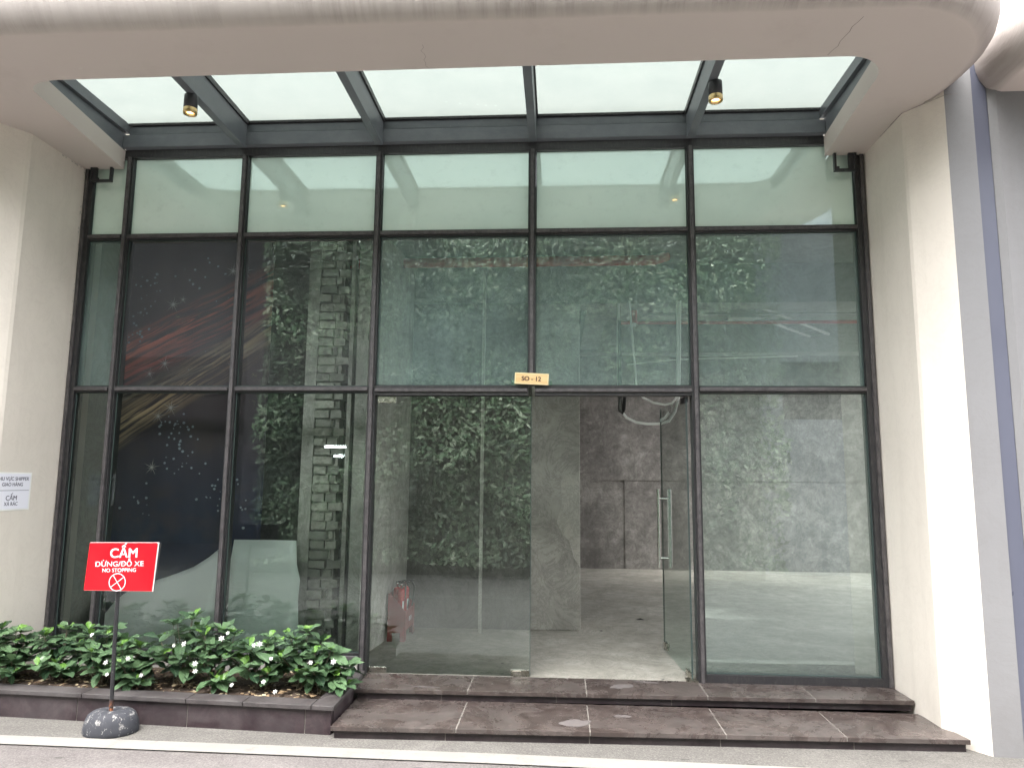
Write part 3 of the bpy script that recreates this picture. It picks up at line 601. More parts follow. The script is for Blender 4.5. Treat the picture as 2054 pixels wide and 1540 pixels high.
def text(name, body, cap, width, mat, parent, loc, rot, bold=0, depth=.00004):
    """lettering as a flat mesh: cap height and total width in metres, loc = middle of the baseline"""
    size = cap/.729
    c = bpy.data.curves.new(name, 'FONT'); c.body = body; c.size = size; c.align_x = 'CENTER'; c.extrude = depth
    o = bpy.data.objects.new(name, c); col.objects.link(o); bpy.context.view_layer.update()
    me = bpy.data.meshes.new_from_object(o.evaluated_get(bpy.context.evaluated_depsgraph_get())); me.name = name
    bpy.data.objects.remove(o); bpy.data.curves.remove(c)
    me.materials.clear(); me.materials.append(mat)
    o = bpy.data.objects.new(name, me); col.objects.link(o)
    xs_ = [v.co.x for v in me.vertices]; sx = width/(max(xs_)-min(xs_)); cx_ = (max(xs_)+min(xs_))/2
    if bold:
        bm = bmesh.new(); k = bold*size
        for n_, (ox, oz) in enumerate(((-k, -k*.6), (k, -k*.6), (-k, k*.6), (k, k*.6), (0, 0))):
            t_ = me.copy(); t_.transform(Matrix.Translation((ox/sx, oz, n_*.00012))); bm.from_mesh(t_); bpy.data.meshes.remove(t_)
        bm.to_mesh(me); bm.free()
    me.transform(Matrix.Translation(loc) @ rot.to_4x4() @ Matrix.Diagonal((sx, 1, 1, 1)) @ Matrix.Translation((-cx_, 0, 0)))
    if parent: o.parent = parent; o.matrix_parent_inverse = Matrix.Translation(-parent_loc(parent))
    return o
RX = Matrix.Rotation(radians(90), 3, 'X')                  # faces -Y
RZX = Matrix.Rotation(radians(90), 3, 'Z') @ RX            # faces +X
text('lettering', 'ĐB 124', .042, .11, M['white_letter'], eb, (x1+.002, 1.30, .150), RZX, .03)
def extinguisher(x, y, label, z=.087):
    t = empty('fire_extinguisher', (x, y, z), label, 'fire extinguisher', 'extinguishers in the red stand')
    b = MB(); b.lathe([(0, 0), (.030, 0), (.034, .01), (.034, .325), (.031, .342), (.022, .354), (.012, .36), (.0, .36)], (x, y, z), 20); b.build('cylinder', M['extinguisher_red'], t)
    b = MB(); b.lathe([(.011, .355), (.011, .385), (.016, .386), (.016, .400), (0, .400)], (x, y, z), 12); b.tube([(x, y, z+.395), (x+.03, y-.01, z+.405)], .004, 6); b.build('valve', M['steel_bright'], t)
    b = MB(); b.hexa([(x-.008, y-.01, z+.402), (x+.075, y-.01, z+.418), (x+.075, y+.01, z+.418), (x-.008, y+.01, z+.402), (x-.008, y-.01, z+.408), (x+.075, y-.01, z+.424), (x+.075, y+.01, z+.424), (x-.008, y+.01, z+.408)]); b.build('lever', M['black_metal'], t)
    b = MB(); b.tube([(x+.01, y, z+.385), (x+.05, y+.02, z+.405), (x+.075, y+.03, z+.36), (x+.07, y+.03, z+.26), (x+.06, y+.02, z+.18)], .007, 7); b.build('hose', M['black_rubber_hose'], t)
    b = MB(); n = 6; r = .0346
    vs = [(x+r*cos(-.95+.5*k/n), y+r*sin(-.95+.5*k/n), z+h) for h in (.06, .25) for k in range(n+1)]; b.add(vs, [(k, k+1, n+2+k, n+1+k) for k in range(n)]); b.build('instruction_label', M['white_letter'], t)
    return t
extinguisher(-1.425, 1.18, 'red extinguisher with white label, nearest the glass door in the stand')
extinguisher(-1.415, 1.33, 'red extinguisher with a curved black hose, at the far end of the stand')
extinguisher(-1.478, 1.25, 'red extinguisher half hidden behind the other two in the stand', .089)

# ------------------------------------------------------------------ printed backdrop and sheets in the left bay
bd = empty('printed_backdrop', (-3.1, .46, 0), 'dark printed night sky banner with red and gold light trails behind the left windows', 'banner')
b = MB(); nx = 24; xs = [lerp(-3.80, -2.46, i/nx) for i in range(nx+1)]
vs = []
for j, z in enumerate([.25, 1.0, 1.8, 2.6, 3.2, 3.56]):
    for x in xs: vs.append((x, .455+.012*sin(x*7+z)+.006*sin(x*23), z))
n = nx+1; rows = 6
b.add(vs, [(j*n+i, j*n+i+1, (j+1)*n+i+1, (j+1)*n+i) for j in range(rows-1) for i in range(nx)], smooth=True)
o = b.build('cloth', M['night_print'], bd); sm = o.modifiers.new('thickness', 'SOLIDIFY'); sm.thickness = .004; sm.offset = 1
def star(b, x, z, r, y=.430, n=10):
    for k in range(n):
        a = pi*2*k/n+.2; rr = r*(1 if k % 2 == 0 else .6); wd = r*.035
        b.add([(x+wd*sin(a), y, z-wd*cos(a)), (x-wd*sin(a), y, z+wd*cos(a)), (x+rr*cos(a), y, z+rr*sin(a))], [(0, 1, 2)])
b = MB()
for x, z, r in [(-3.396, 1.936, .075), (-3.291, 2.009, .085), (-3.419, 1.505, .08), (-2.819, 3.20, .08), (-2.707, 3.199, .08), (-3.335, 2.906, .085), (-3.372, 2.388, .08), (-3.50, 2.30, .06), (-2.78, 2.37, .05), (-3.25, 2.95, .05)]: star(b, x, z, r)
b.build('printed_star', M['print_star'], bd)
b = MB(); rnd = random.Random(21)
def dots(n, x0, z0, sx, sz, smin=.004, smax=.013):
    for _ in range(n):
        x = x0+rnd.gauss(0, sx); z = z0+rnd.gauss(0, sz); s = rnd.uniform(smin, smax)
        if -3.74 < x < -2.50 and .95 < z < 3.5: b.add([(x+s*cos(k*pi/3)*rnd.uniform(.8, 1.3), .429, z+s*sin(k*pi/3)) for k in range(6)], [tuple(range(6))])
dots(26, -3.25, 1.85, .10, .08); dots(20, -3.18, 1.60, .08, .10); dots(18, -2.85, 1.35, .13, .12); dots(14, -2.65, 1.25, .10, .12); dots(22, -3.55, 2.98, .10, .14); dots(14, -3.05, 3.2, .14, .1); dots(16, -3.65, 2.7, .07, .08); dots(8, -3.1, 2.6, .35, .35, .003, .005); dots(10, -3.5, 1.2, .12, .1)
b.build('printed_dot', M['print_dot'], bd)
# white sheet curling forward at the banner's foot
tp = [(-2.66, .945, .24), (-2.75, .86, .25), (-2.86, .775, .27), (-2.98, .70, .28), (-3.12, .645, .29), (-3.28, .59, .30), (-3.42, .545, .30), (-3.54, .49, .31), (-3.64, .42, .31), (-3.70, .33, .31), (-3.72, .2, .31)]
b = MB(); vs = []; rws = 14
for i, (x, z, y) in enumerate(tp):
    for j in range(rws+1):
        u = j/rws; zz = lerp(z, .01, u); yy = y+.12-.27*u-.05*sin(u*pi*.9)-.05*sin(i*.9)*(1-u)*u*2; vs.append((x-.02*sin(u*pi)*(i/10), yy, zz))
b.add(vs, [(i*(rws+1)+j, (i+1)*(rws+1)+j, (i+1)*(rws+1)+j+1, i*(rws+1)+j+1) for i in range(len(tp)-1) for j in range(rws)], smooth=True)
o = b.build('paper_roll', M['print_back']); sm = o.modifiers.new('thickness', 'SOLIDIFY'); sm.thickness = .003
tag(o, 'large white paper sheet curling to a point against the window left of the white board', 'paper sheet')
b = MB(); vs = []; L2 = [(0, -2.60, -1.985), (.18, -2.60, -2.005), (.47, -2.60, -2.05), (.62, -2.60, -2.055), (.74, -2.60, -2.098), (.92, -2.60, -2.127)]
L2 = [(z, -2.645, xr) for z, _, xr in L2]
for z, xl, xr in L2:
    for i in range(9): u = i/8; vs.append((lerp(xl, xr, u), .14+.26*z+.02*sin(u*3), z+.002))
b.add(vs, [(j*9+i, j*9+i+1, (j+1)*9+i+1, (j+1)*9+i) for j in range(len(L2)-1) for i in range(8)], smooth=True)
o = b.build('white_board', M['white_board']); sm = o.modifiers.new('thickness', 'SOLIDIFY'); sm.thickness = .006; sm.offset = 1
tag(o, 'upright white board with a ragged right edge leaning beside the brick pier', 'board')

# ================================================================== SHOPFRONT
sf = empty('shopfront', (0, 0, 0), 'black framed shopfront glazing with pale green upper panes and glass doors', 'shopfront')
MX = [-3.547, -2.567, -1.451, -.209, 1.031]; ZA, ZB, ZC = 4.069, 3.368, 2.114
XL, XR = -3.922, 2.357
def rail(name, x0, x1, z0, z1, rib=True):
    o = boxo(name, (x0, .0, z0), (x1, .10, z1), M['dark_frame'], sf)
    if rib:
        zc = (z0+z1)/2; boxo('cover_strip', (x0+.002, -.018, zc-.013), (x1-.002, -.0005, zc+.013), M['frame_rib'], o, .003)
    return o
rail('head_frame', XL, XR, ZA-.022, ZA+.045, False)
def post(name, x0, x1, z0, z1, rib=True, rw=.013):
    o = boxo(name, (x0, -.004, z0), (x1, .104, z1), M['dark_frame'], sf)
    if rib: xc = (x0+x1)/2; boxo('cover_strip', (xc-rw, -.026, z0), (xc+rw, -.0045, z1), M['frame_rib'], o, .003)
for i, x in enumerate(MX):
    zb = .10 if i in (0, 1) else (0 if i != 3 else ZC+.035)
    if i == 4: post('mullion', x-.028, x+.028, 0, ZA-.022)
    else: post('mullion', x-.027, x+.027, zb, ZA-.022)
o = boxo('jamb', (XL, -.004, .04), (XL+.065, .104, ZA-.022), M['dark_frame'], sf); boxo('cover_strip', (XL+.006, -.02, .045), (XL+.030, -.0045, ZA-.025), M['frame_rib'], o)
o = boxo('jamb', (XR-.072, -.004, 0), (XR, .104, ZA-.022), M['dark_frame'], sf); boxo('cover_strip', (XR-.034, -.02, .003), (XR-.006, -.0045, ZA-.025), M['frame_rib'], o)
cols_ = [XL+.065]+sum([[x-.027, x+.027] for x in MX], [])+[XR-.072]
for i in range(0, len(cols_), 2):
    a, c = cols_[i], cols_[i+1]
    rail('transom', a, c, ZB-.024, ZB+.024)
    door = i in (6, 8)
    rail('transom', a, c, ZC-(.045 if door else .024), ZC+(.03 if door else .024))
    if i in (0, 2, 4): rail('sill', a, c, .085, .14)
    if i == 10: rail('sill', a, c, 0, .055, False)
o = rail('transom', MX[2]+.027, MX[4]-.028, ZC-.046, ZC-.045+.0, False) if 0 else None
boxo('plinth', (XL+.02, -.03, -.02), (-1.48, .10, .083), M['column_cement'], bld)
def pane(a, c, z0, z1, mat, y=.032, name='pane'):
    g = .0
    o = gbox(name, (a+g, y, z0+g), (c-g, y+.010, z1-g), mat, sf)
    e = MB()          # polished glass margin / silicone line
    w_ = .006
    for (p, r) in (((a, z0), (c, z0+w_)), ((a, z1-w_), (c, z1)), ((a, z0+w_), (a+w_, z1-w_)), ((c-w_, z0+w_), (c, z1-w_))):
        e.box((p[0], y-.006, p[1]), (r[0], y-.0005, r[1]))
    e.build('pane_edge', M['glass_edge'], o)
    return o
for i in range(0, len(cols_), 2):
    a, c = cols_[i]+.001, cols_[i+1]-.001
    pane(a, c, ZB+.026, ZA-.024, M['spandrel_glass'])
    pane(a, c, ZC+(.032 if i in (6, 8) else .026), ZB-.026, M['bay_haze' if i in (2, 4) else 'hazy_glass'])
    if i in (0, 2, 4): pane(a, c, .142, ZC-.026, M['bay_glass'])
    if i == 10: pane(a, c, .057, ZC-.026, M['clear_glass'])
# doors
d = gbox('door', (-1.420, .038, .004), (-.212, .050, 2.062), M['door_glass'], sf)
boxo('door_edge', (-.2118, .038, .004), (-.2085, .050, 2.062), M['glass_edge'], d)
for (a, c, z0, z1) in ((-1.408, -1.262, 2.012, 2.060), (-1.419, -1.275, .003, .044), (-.352, -.2135, .003, .048)):
    boxo('patch_fitting', (a, .030, z0), (c, .0365, z1), M['steel_satin'], d, .002)
boxo('lock', (-.335, .0265, .012), (-.275, .0295, .040), M['steel_bright'], d, .001)
# open leaf, swung inwards
d2 = MB(); HX, HY = .966, .045; EX, EY = .900, .965
tt = Vector((EX-HX, EY-HY, 0)).normalized(); nn = Vector((-tt.y, tt.x, 0))
def slab(b, u0, u1, n0, n1, z0, z1):
    P0 = Vector((HX, HY, 0)); p = lambda u, n, z: tuple(P0+tt*u+nn*n+Vector((0, 0, z)))
    b.hexa([p(u0, n1, z0), p(u0, n0, z0), p(u1, n0, z0), p(u1, n1, z0), p(u0, n1, z1), p(u0, n0, z1), p(u1, n0, z1), p(u1, n1, z1)])
LW = .922
slab(d2, 0, LW, -.006, .006, .01, 2.06); d2.m = [0 if i == 5 else 1 for i in range(6)]; d2 = d2.build('door', [M['door_glass'], M['glass_body']], sf)
b = MB(); slab(b, LW+.0005, LW+.003, -.006, .006, .01, 2.06); slab(b, -.003, -.0005, -.006, .006, .01, 2.06); b.build('door_edge', M['glass_edge'], d2)
b = MB(); slab(b, 0, .15, .0065, .013, .005, .05); slab(b, 0, .15, -.013, -.0065, .005, .05); b.build('patch_fitting', M['steel_satin'], d2)
b = MB(); slab(b, LW-.14, LW-.01, .0065, .013, .03, .085); slab(b, LW-.14, LW-.01, -.013, -.0065, .03, .085); b.build('lock', M['steel_satin'], d2)
b = MB(); slab(b, -.01, .13, .0065, .013, 2.02, 2.065); slab(b, -.01, .13, -.013, -.0065, 2.02, 2.065); b.build('patch_fitting', M['black_metal'], d2)
b = MB(); P0 = Vector((HX, HY, 0))+tt*(LW-.08)
for s in (-1, 1):
    q_ = P0+nn*(.052*s); b.tube([q_+Vector((0, 0, .70)), q_+Vector((0, 0, 1.36))], .0125, 14)
for z in (.78, 1.28): b.tube([P0-nn*.05+Vector((0, 0, z)), P0+nn*.05+Vector((0, 0, z))], .007, 10)
b.build('handle', M['steel_bright'], d2)
boxo('floor_hinge', (.92, .0, .0005), (1.0, .09, .012), M['steel_satin'], d2)

# corner brackets: small rectangular loops above the outer panes
for nm, x0, x1, z0, z1, lb in (('left', -3.85, -3.665, 3.822, 3.93, 'small black bracket loop at the top left corner of the glazing'), ('right', 2.115, 2.285, 3.80, 3.93, 'small black bracket loop at the top right corner of the glazing')):
    b = MB(); w_ = .018
    b.box((x0, -.06, z0), (x1, -.03, z0+w_)); b.box((x0, -.06, z0+w_), (x0+w_, -.03, z1+.015)); b.box((x1-w_, -.06, z0+w_), (x1, -.03, z1+.015)); 
    if nm == 'right': b.box((x1-.06, -.055, z0+w_), (x1-w_, -.035, z1+.015))
    else: b.box((x0+w_, -.055, z0+w_), (x0+.055, -.035, z1+.015))
    b.box((x0+.02, -.03, z0+.02), (x0+.05, -.0275+.02, z0+.05))
    tag(b.build('bracket', M['black_metal'], None, .002), lb, 'bracket', 'bracket loops at the corners of the glazing')

# number plaque
pq = empty('number_plaque', (-.207, -.035, 2.188), 'small wooden plaque reading SO - 12 over the doors', 'sign')
Rp = Matrix.Rotation(radians(2.6), 3, 'Y')
def rotbox(b, cx, cz, hw, hh, y0, y1):
    c = [Vector((sx*hw, 0, sz*hh)) for sx, sz in ((-1, -1), (1, -1), (1, 1), (-1, 1))]; c = [Rp @ v for v in c]
    b.hexa([(cx+c[0].x, y0, cz+c[0].z), (cx+c[1].x, y0, cz+c[1].z), (cx+c[1].x, y1, cz+c[1].z), (cx+c[0].x, y1, cz+c[0].z), (cx+c[3].x, y0, cz+c[3].z), (cx+c[2].x, y0, cz+c[2].z), (cx+c[2].x, y1, cz+c[2].z), (cx+c[3].x, y1, cz+c[3].z)])
b = MB(); rotbox(b, -.206, 2.190, .129, .043, -.042, -.028); b.build('board', M['plaque_edge'], pq, .002)
b = MB(); rotbox(b, -.206, 2.190, .121, .036, -.0432, -.0421); b.build('face', M['wood_plaque'], pq)
text('lettering', 'SO - 12', .035, .146, M['brown_letter'], pq, (-.209, -.0440, 2.1735), Rp @ RX, .035)
boxo('tape', (-.365, .0245, 2.150), (-.05, .0255, 2.185), M['clear_glass'], pq)

# paper notice on left pier
pn = empty('paper_notice', (-3.92, -.48, 1.32), 'white laminated paper notice in capitals on the left cream wall', 'notice')
b = MB(); b.box((-3.9215, -.668, 1.176), (-3.9185, -.298, 1.447)); b.build('sleeve', M['white_plastic'], pn)
b = MB(); b.box((-3.9184, -.655, 1.186), (-3.9176, -.312, 1.437)); b.build('sheet', M['notice_paper'], pn)
for s, cp, wd, z in (('KHU VỰC SHIPPER', .026, .315, 1.389), ('GIAO HÀNG', .026, .20, 1.349), ('CẤM', .034, .105, 1.249), ('XẢ RÁC', .026, .13, 1.211)):
    text('lettering', s, cp, wd, M['dark_letter'], pn, (-3.9170, -.484, z), RZX, .014)
boxo('rule', (-3.9174, -.650, 1.3165), (-3.9168, -.318, 1.3195), M['dark_letter'], pn)

# ================================================================== GLASS CANOPY
gc = empty('glass_canopy', (-.8, -.7, 4.1), 'grey steel canopy frame with milky glass set in the concrete surround', 'canopy')
for x in (-2.585, -1.451, -.209, 1.034):
    o = boxo('rafter', (x-.030, -1.62, 4.100), (x+.030, -.032, 4.295), M['grey_steel'], gc, .003)
    boxo('glazing_bar', (x-.043, -1.62, 4.2965), (x+.043, -.032, 4.337), M['dark_frame'], o)
for x0, x1, s in ((-3.70, -3.605, 1), (2.072, 2.16, -1)):
    o = boxo('side_beam', (x0, -1.62, 4.113), (x1, -.0, 4.25), M['grey_steel'], gc, .003)
    a, c = (x0, x1+.028) if s > 0 else (x0-.028, x1)
    boxo('glazing_bar', (a, -1.62, 4.256), (c, -.0, 4.337), M['grey_steel'], o)
xs = [-3.604, -2.616, -2.554, -1.482, -1.420, -.240, -.178, 1.003, 1.065, 2.071]
b = MB()
o = boxo('header_beam', (-3.604, -.040, 4.122), (2.071, .06, 4.230), M['grey_steel'], gc, .003)
boxo('header_rail', (-3.575, -.005, 4.248), (2.043, .06, 4.316), M['grey_steel'], o, .002); boxo('glazing_bar', (-3.575, -.026, 4.3195), (2.043, .06, 4.337), M['dark_frame'], o)
gx = [-3.66, -2.585, -1.451, -.209, 1.034, 2.12]
for i in range(5): boxo('glass_pane', (gx[i]+.004, -1.64, 4.3385), (gx[i+1]-.004, .05, 4.3505), M['milky_glass'], gc)
for x, lb in ((-2.60, 'black and brass spot lamp under the leftmost canopy rafter'), (1.055, 'black and brass spot lamp under the rightmost canopy rafter')):
    t = empty('spotlight', (x, -.84, 4.10), lb, 'spotlight', 'spot lamps under the canopy rafters'); c = (x, -.84, 4.10)
    b = MB(); b.lathe([(0, 0), (.045, 0), (.046, -.004), (.046, -.098), (0, -.098)], c, 28); b.build('housing', M['black_metal'], t)
    b = MB(); b.lathe([(.046, -.0985), (.0475, -.100), (.0475, -.132), (.045, -.138), (.034, -.138), (.030, -.120), (.030, -.112)], c, 28); b.build('trim_ring', M['brass'], t)
    b = MB(); b.lathe([(.0, -.113), (.018, -.118), (.0295, -.113)], c, 20); b.build('lens', M['lamp_lens'], t)

# ================================================================== NEIGHBOUR ON THE RIGHT
boxo_ = boxo('cover_panel', (2.6915, -.872, ZR-.004), (2.788, -.30, 4.30), M['lavender_panel']); tag(boxo_, 'tall narrow lavender grey metal panel covering the joint between the two buildings', 'panel')
nb = empty('neighbour_building', (3.6, -.4, ZR), 'edge of the next pale grey building past the narrow lavender panel', 'building')
b = MB(); b.prism([(2.792, .28), (2.792, -.87), (2.83, -.90), (3.02, -.90), (3.06, -.80), (3.12, -.60), (3.12, .28)], ZR-.004, 4.2); b.build('pier', M['grey_paint'], nb)
b = MB(); b.box((3.123, .05, ZR-.004), (12, .3, 4.6)); b.build('wall', M['cream_paint'], nb)
out2 = [(2.89, -.80), (2.865, -.90), (2.853, -1.0)]+arc(3.50, -1.14, .65, 180, 270, 18)+[(5, -1.79), (12, -1.79)]
canopy(out2, [(12, 0), (2.95, 0)], None, ZS, 'canopy_slab', nb, M['canopy_paint'])

# ================================================================== NO STOPPING SIGN
sg = empty('no_stopping_sign', (-2.77, -.94, ZR), 'red NO STOPPING sign on a black pole with a scuffed round base', 'sign')
b = MB(); b.lathe([(0, .0), (.163, .0), (.166, .006), (.165, .03), (.158, .07), (.142, .105), (.120, .122), (.09, .130), (.045, .131), (.028, .126), (.022, .118), (0, .118)], (-2.775, -.925, ZR), 40, 0, 1.0, .82, .3)
o = b.build('base', M['scuffed_rubber'], sg)
b = MB(); b.tube([(-2.774, -.94, -.03), (-2.785, -.94, .40), (-2.793, -.94, .98)], .0125, 12); b.build('pole', M['chipped_pole'], sg)
Rs = Matrix.Rotation(radians(2.0), 3, 'Y') if 0 else Matrix.Identity(3)
def quad_board(b, pts, y0, y1):   # pts (x,z) ccw seen from -y
    n = len(pts); b.add([(x, y0, z) for x, z in pts]+[(x, y1, z) for x, z in pts], [tuple(range(n)), tuple(range(2*n-1, n-1, -1))]+[(i, n+i, n+(i+1) % n, (i+1) % n) for i in range(n)])
yb_ = -.963
b = MB(); quad_board(b, [(-3.002, .706), (-2.549, .708), (-2.532, 1.011), (-2.987, 1.005)], yb_+.001, yb_+.008); b.build('back_board', M['white_plastic'], sg)
b = MB(); quad_board(b, [(-2.995, .704), (-2.546, .706), (-2.522, 1.007), (-2.975, 1.008)], yb_+.0085, yb_+.013); b.build('rear_board', M['dark_frame'], sg)
b = MB(); quad_board(b, [(-3.000, .709), (-2.554, .711), (-2.538, 1.004), (-2.5435, 1.009), (-2.985, 1.003)], yb_-.003, yb_+.0005); b.build('red_board', M['red_board'], sg)
Rt = Matrix.Rotation(radians(-1.6), 3, 'Y') @ RX
yt = yb_-.0045
text('lettering', 'CẤM', .060, .176, M['white_letter'], sg, (-2.754, yt, .9145), Rt, .020)
text('lettering', 'DỪNG/ĐỖ XE', .032, .315, M['white_letter'], sg, (-2.777, yt, .8600), Rt, .014)
text('lettering', 'NO STOPPING', .024, .22, M['white_letter'], sg, (-2.776, yt, .8250), Rt, .012)
b = MB(); c = Vector((-2.783, yt, .762)); ro, ri = .0555, .0505; n = 48
vs = [(c.x+r*cos(2*pi*k/n), yt-.0004, c.z+r*sin(2*pi*k/n)) for r in (ri, ro) for k in range(n)]
b.add(vs, [(k, (k+1) % n, n+(k+1) % n, n+k) for k in range(n)])
for a in (radians(38), radians(-55)):
    d_ = Vector((cos(a), 0, sin(a))); p_ = Vector((-sin(a), 0, cos(a)))*.0022; off = yt-.0006-(.0002 if a > 0 else 0)
    e0 = Vector((c.x, off, c.z))-d_*.0508; e1 = Vector((c.x, off, c.z))+d_*.0508; b.add([e0-p_, e1-p_, e1+p_, e0+p_], [(0, 1, 2, 3)])
b.build('crossed_circle', M['white_letter'], sg)

# ================================================================== SHRUBS
def leaf(b, base, dirv, up, L_, wd, droop, m=0):
    dirv = dirv.normalized(); side = dirv.cross(up)
    if side.length < 1e-3: side = dirv.orthogonal()
    side.normalize(); nrm = side.cross(dirv).normalized(); n = 6; vs = []; uv = []
    prof = [.05, .42, .78, 1.0, .98, .66, .04]
    for i in range(n+1):
        u = i/n; c = base+dirv*(L_*u)-Vector((0, 0, 1))*(droop*L_*u*u)+nrm*(0)
        w_ = wd*prof[i]*.5
        for sgn, vv in ((-1, 0), (0, .5), (1, 1)):
            vs.append(c+side*(w_*sgn)+nrm*(abs(sgn)*w_*.35+.004*sin(u*14+sgn)*abs(sgn))); uv.append((u, vv))
    b.add(vs, [(i*3+k, i*3+k+1, (i+1)*3+k+1, (i+1)*3+k) for i in range(n) for k in range(2)], m, uv, True)
flower_spots = [(-3.219, .373), (-3.091, .181), (-2.848, .164), (-2.63, .317), (-2.474, .254), (-2.47, .202), (-2.256, .407), (-2.069, .329), (-2.207, .13), (-1.946, .293), (-1.669, .289), (-1.907, .10), (-1.514, .286), (-3.104, .25), (-2.56, .33), (-2.30, .37), (-2.03, .34), (-1.99, .15), (-2.95, .28)]
def flower(p, nrm, r, parent, rnd):
    b = MB(); nrm = nrm.normalized(); t1 = nrm.orthogonal().normalized(); t2 = nrm.cross(t1); a0 = rnd.uniform(0, 6)
    for k in range(6):
        a = a0+2*pi*k/6; d_ = t1*cos(a)+t2*sin(a); s = nrm.cross(d_)*r*.20; cup = rnd.uniform(.1, .5)
        b.add([p, p+d_*r*.5-s+nrm*r*cup*.4, p+d_*r+nrm*r*cup*.6, p+d_*r*.5+s+nrm*r*cup*.4], [(0, 1, 2, 3)])
    for k in range(4):
        a = a0+1+2*pi*k/4; d_ = t1*cos(a)+t2*sin(a); s = nrm.cross(d_)*r*.22
        b.add([p+nrm*.003, p+d_*r*.3-s+nrm*r*.5, p+d_*r*.5+nrm*r*.7, p+d_*r*.3+s+nrm*r*.5], [(0, 1, 2, 3)])
    b.build('flower', M['petal'], parent)
shrubs = [(-3.80, -.50, .385, .17, 'white flowering shrub at the far left end of the planter, by the cream wall'),
          (-3.50, -.42, .375, .20, 'broad leaved shrub second from the left in the planter, lower and darker'),
          (-3.17, -.46, .395, .19, 'leafy shrub in the planter directly left of the sign pole, one white flower on top'),
          (-2.90, -.52, .30, .17, 'shorter shrub in the planter just right of the sign pole'),
          (-2.60, -.42, .475, .17, 'tallest shrub in the planter, rising in front of the left window post'),
          (-2.33, -.50, .42, .18, 'tall shrub right of the tallest one, with white flowers on its crown'),
          (-2.03, -.47, .37, .20, 'bushy shrub in the planter in front of the white board, with several flowers'),
          (-1.76, -.43, .40, .19, 'upright shrub second from the right end of the planter'),
          (-1.56, -.52, .31, .16, 'pale tipped shrub at the right end of the planter next to the steps')]
for si, (sx, sy, H, rad, lb) in enumerate(shrubs):
    rnd = random.Random(100+si); t = empty('gardenia_shrub', (sx, sy, .01), lb, 'shrub', 'gardenia shrubs in the planter')
    st = MB(); lf = MB(); nb_ = 14
    for k in range(nb_):
        a = 2*pi*k/nb_*2.4+rnd.uniform(-.4, .4); rr = rad*math.sqrt((k+.5)/nb_)*rnd.uniform(.8, 1.1)
        hh = H*rnd.uniform(.60, 1.0)*(1-.30*(rr/rad)**2) if k > 4 else H*rnd.uniform(.86, 1.0)
        if k % 3 == 2: hh *= rnd.uniform(.40, .7)
        tip = Vector((sx+rr*cos(a)*1.15, max(-.66, min(-.14, sy+rr*sin(a))), hh-.02)); b0 = Vector((sx+rnd.uniform(-.04, .04), sy+rnd.uniform(-.04, .04), .0))
        mid = b0.lerp(tip, .5)+Vector((rnd.uniform(-.02, .02), rnd.uniform(-.02, .02), .02))
        st.tube([b0, mid, tip], [.0045, .0032, .002], 5)
        for whorl, (u, cnt, Ls) in enumerate(((1.0, 5, .115), (.82, 4, .14), (.66, 2, .13))):
            c = b0.lerp(mid, u*2) if u < .5 else mid.lerp(tip, (u-.5)*2)
            for m_ in range(cnt):
                an = 2*pi*m_/cnt+rnd.uniform(-.4, .4)+whorl; el = {0: rnd.uniform(.15, .8), 1: rnd.uniform(-.15, .4), 2: rnd.uniform(-.4, .2)}[whorl]
                d_ = Vector((cos(an)*cos(el), sin(an)*cos(el), sin(el))); L_ = Ls*rnd.uniform(.65, 1.15)
                yng = 1 if (whorl == 0 and rnd.random() < .30) else 0
                if yng: L_ *= .7; d_.z += .5
                if c.y+d_.y*L_ > -.05: d_.y = -abs(d_.y)
                leaf(lf, c, d_, Vector((rnd.uniform(-.3, .3), rnd.uniform(-.45, .1), 1)), L_, L_*rnd.uniform(.42, .54), rnd.uniform(.05, .35), yng)
    st.build('stem', M['twig'], t); lf.build('foliage', [M['leaf_dark'], M['leaf_young']], t)
    for fx, fz in flower_spots:
        if min(range(len(shrubs)), key=lambda q_: abs(shrubs[q_][0]-fx)) == si:
            y = -.70-rnd.uniform(0, .05) if fz < .30 else -.60
            zz = fz-(y+.5)*-.15
            c_ = Vector((fx*(1+(y+.5)/5.0), y, zz+.0)); flower(c_, Vector((rnd.uniform(-.5, .5), -1, rnd.uniform(.1, .8))), rnd.uniform(.014, .022), t, rnd)

# ================================================================== ACROSS THE ROAD (seen in the glass)
# planted wall
b = MB(); rnd = random.Random(77)
import numpy as np
NL = 30000; vs = []; fs = []
for k in range(NL):
    x = rnd.uniform(-5.1, 3.7); z = rnd.uniform(0.05, 5.9)
    cl_ = sin(x*2.1+1.3*sin(z*1.7))*sin(z*2.3+x*.8); y = -6.45+.18*cl_+rnd.uniform(-.12, .12)
    if x > 3.2: x -= rnd.random()*.5*max(0, sin(z*3))
    s = rnd.uniform(.03, .072)*(1.25 if rnd.random() < .2 else 1); a = rnd.uniform(0, 6.3); n = Vector((rnd.uniform(-.7, .7), 1, rnd.uniform(-.2, .9))).normalized(); t1 = n.orthogonal().normalized(); t2 = n.cross(t1)
    d1 = t1*cos(a)+t2*sin(a); d2_ = n.cross(d1); c = Vector((x, y, z)); i = len(vs)
    vs += [c-d1*s, c-d2_*s*.45, c+d1*s, c+d2_*s*.45]; fs.append((i, i+1, i+2, i+3))
b.add(vs, fs); vw = b.build('climbing_plants', M['vine_leaf']); tag(vw, 'dense green climbing plants covering the wall across the road', 'climbing plants', kind='stuff')
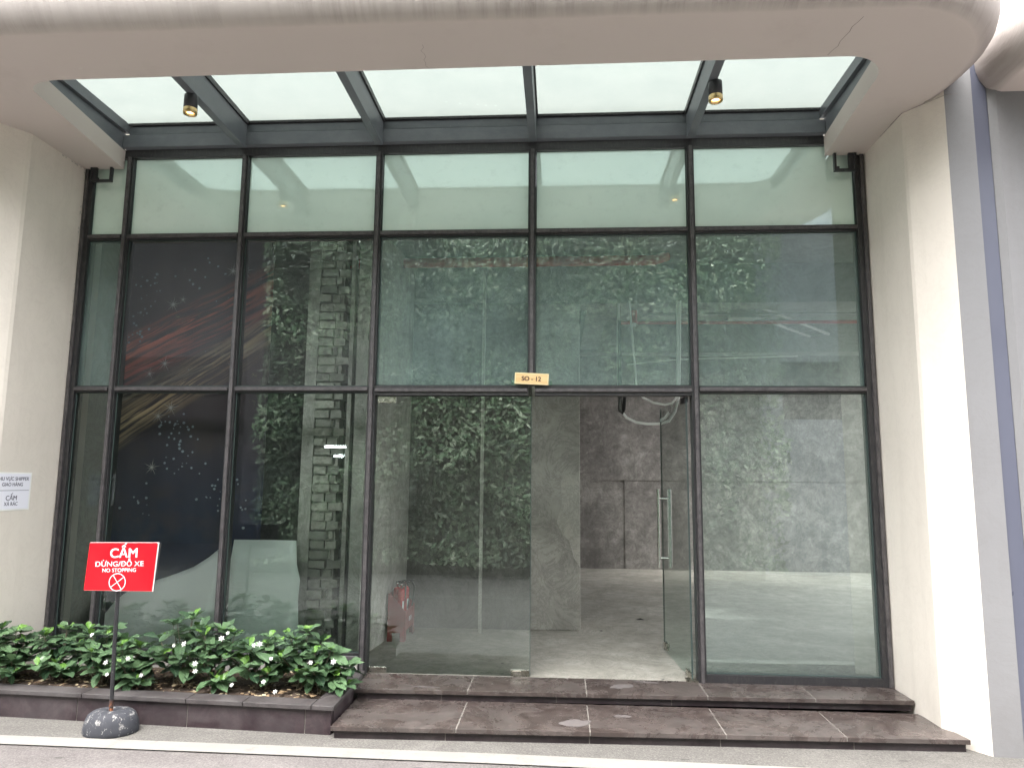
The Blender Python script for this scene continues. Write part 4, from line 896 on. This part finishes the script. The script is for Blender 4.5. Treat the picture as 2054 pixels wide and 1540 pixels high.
w1 = boxo('garden_wall', (-5.2, -7.0, ZR-.004), (3.35, -6.75, 5.85), M['vine_backing']); tag(w1, 'dark boundary wall behind the climbing plants across the road', 'wall')
w2 = empty('opposite_building', (7, -8, ZR), 'grey lavender cement building with a dark window across the road', 'building')
b = MB(); b.box((3.352, -8.2, ZR-.004), (4.0, -7.6, 6.6)); b.box((5.45, -8.2, ZR-.004), (14, -7.6, 6.6)); b.box((4.0, -8.2, ZR-.004), (5.45, -7.6, 2.55)); b.box((4.0, -8.2, 3.6), (5.45, -7.6, 6.6)); b.build('wall', M['opposite_cement'], w2)
boxo('window', (4.0, -8.0, 2.55), (5.45, -7.9, 3.6), M['dark_frame'], w2)
boxo('eaves', (3.3, -8.2, 6.603), (14, -7.2, 6.8), M['conduit_grey'], w2)
w3 = empty('garage_building', (-9, -8, ZR), 'dark building with an open garage bay across the road, left of the planted wall', 'building')
b = MB(); b.box((-5.6, -8.2, ZR-.004), (-5.25, -7.0, 5.9)); b.box((-14, -8.2, ZR-.004), (-13.6, -7.0, 5.9)); b.box((-13.6, -8.2, 3.6), (-5.6, -7.0, 5.9)); b.build('wall', plain('garage_paint', (.05, .045, .05), .8), w3)
b = MB(); b.box((-13.6, -12, ZR-.004), (-5.6, -11.8, 3.59)); b.box((-13.6, -11.8, 3.4), (-5.6, -8.1, 3.8)); b.box((-14, -12, ZR), (-13.61, -8.21, 3.59)); b.box((-5.59, -12, ZR), (-5.3, -8.21, 3.59)); b.build('garage_bay', M['vine_backing'], w3)
for (x0, x1, z, lb) in ((-3.84, -3.50, 1.945, 'upper and longer of two white tube lamps on the planted wall'), (-3.68, -3.53, 1.80, 'lower and shorter of two white tube lamps on the planted wall')):
    t = empty('tube_lamp', ((x0+x1)/2, -6.2, z), lb, 'lamp', 'tube lamps on the planted wall')
    b = MB(); b.tube([(x0, -6.16, z), (x1, -6.16, z)], .013, 8); b.build('tube', M['tube_light'], t)
    boxo('fixture', (x0-.02, -6.24, z-.02), (x1+.02, -6.18, z+.03), M['white_plastic'], t)
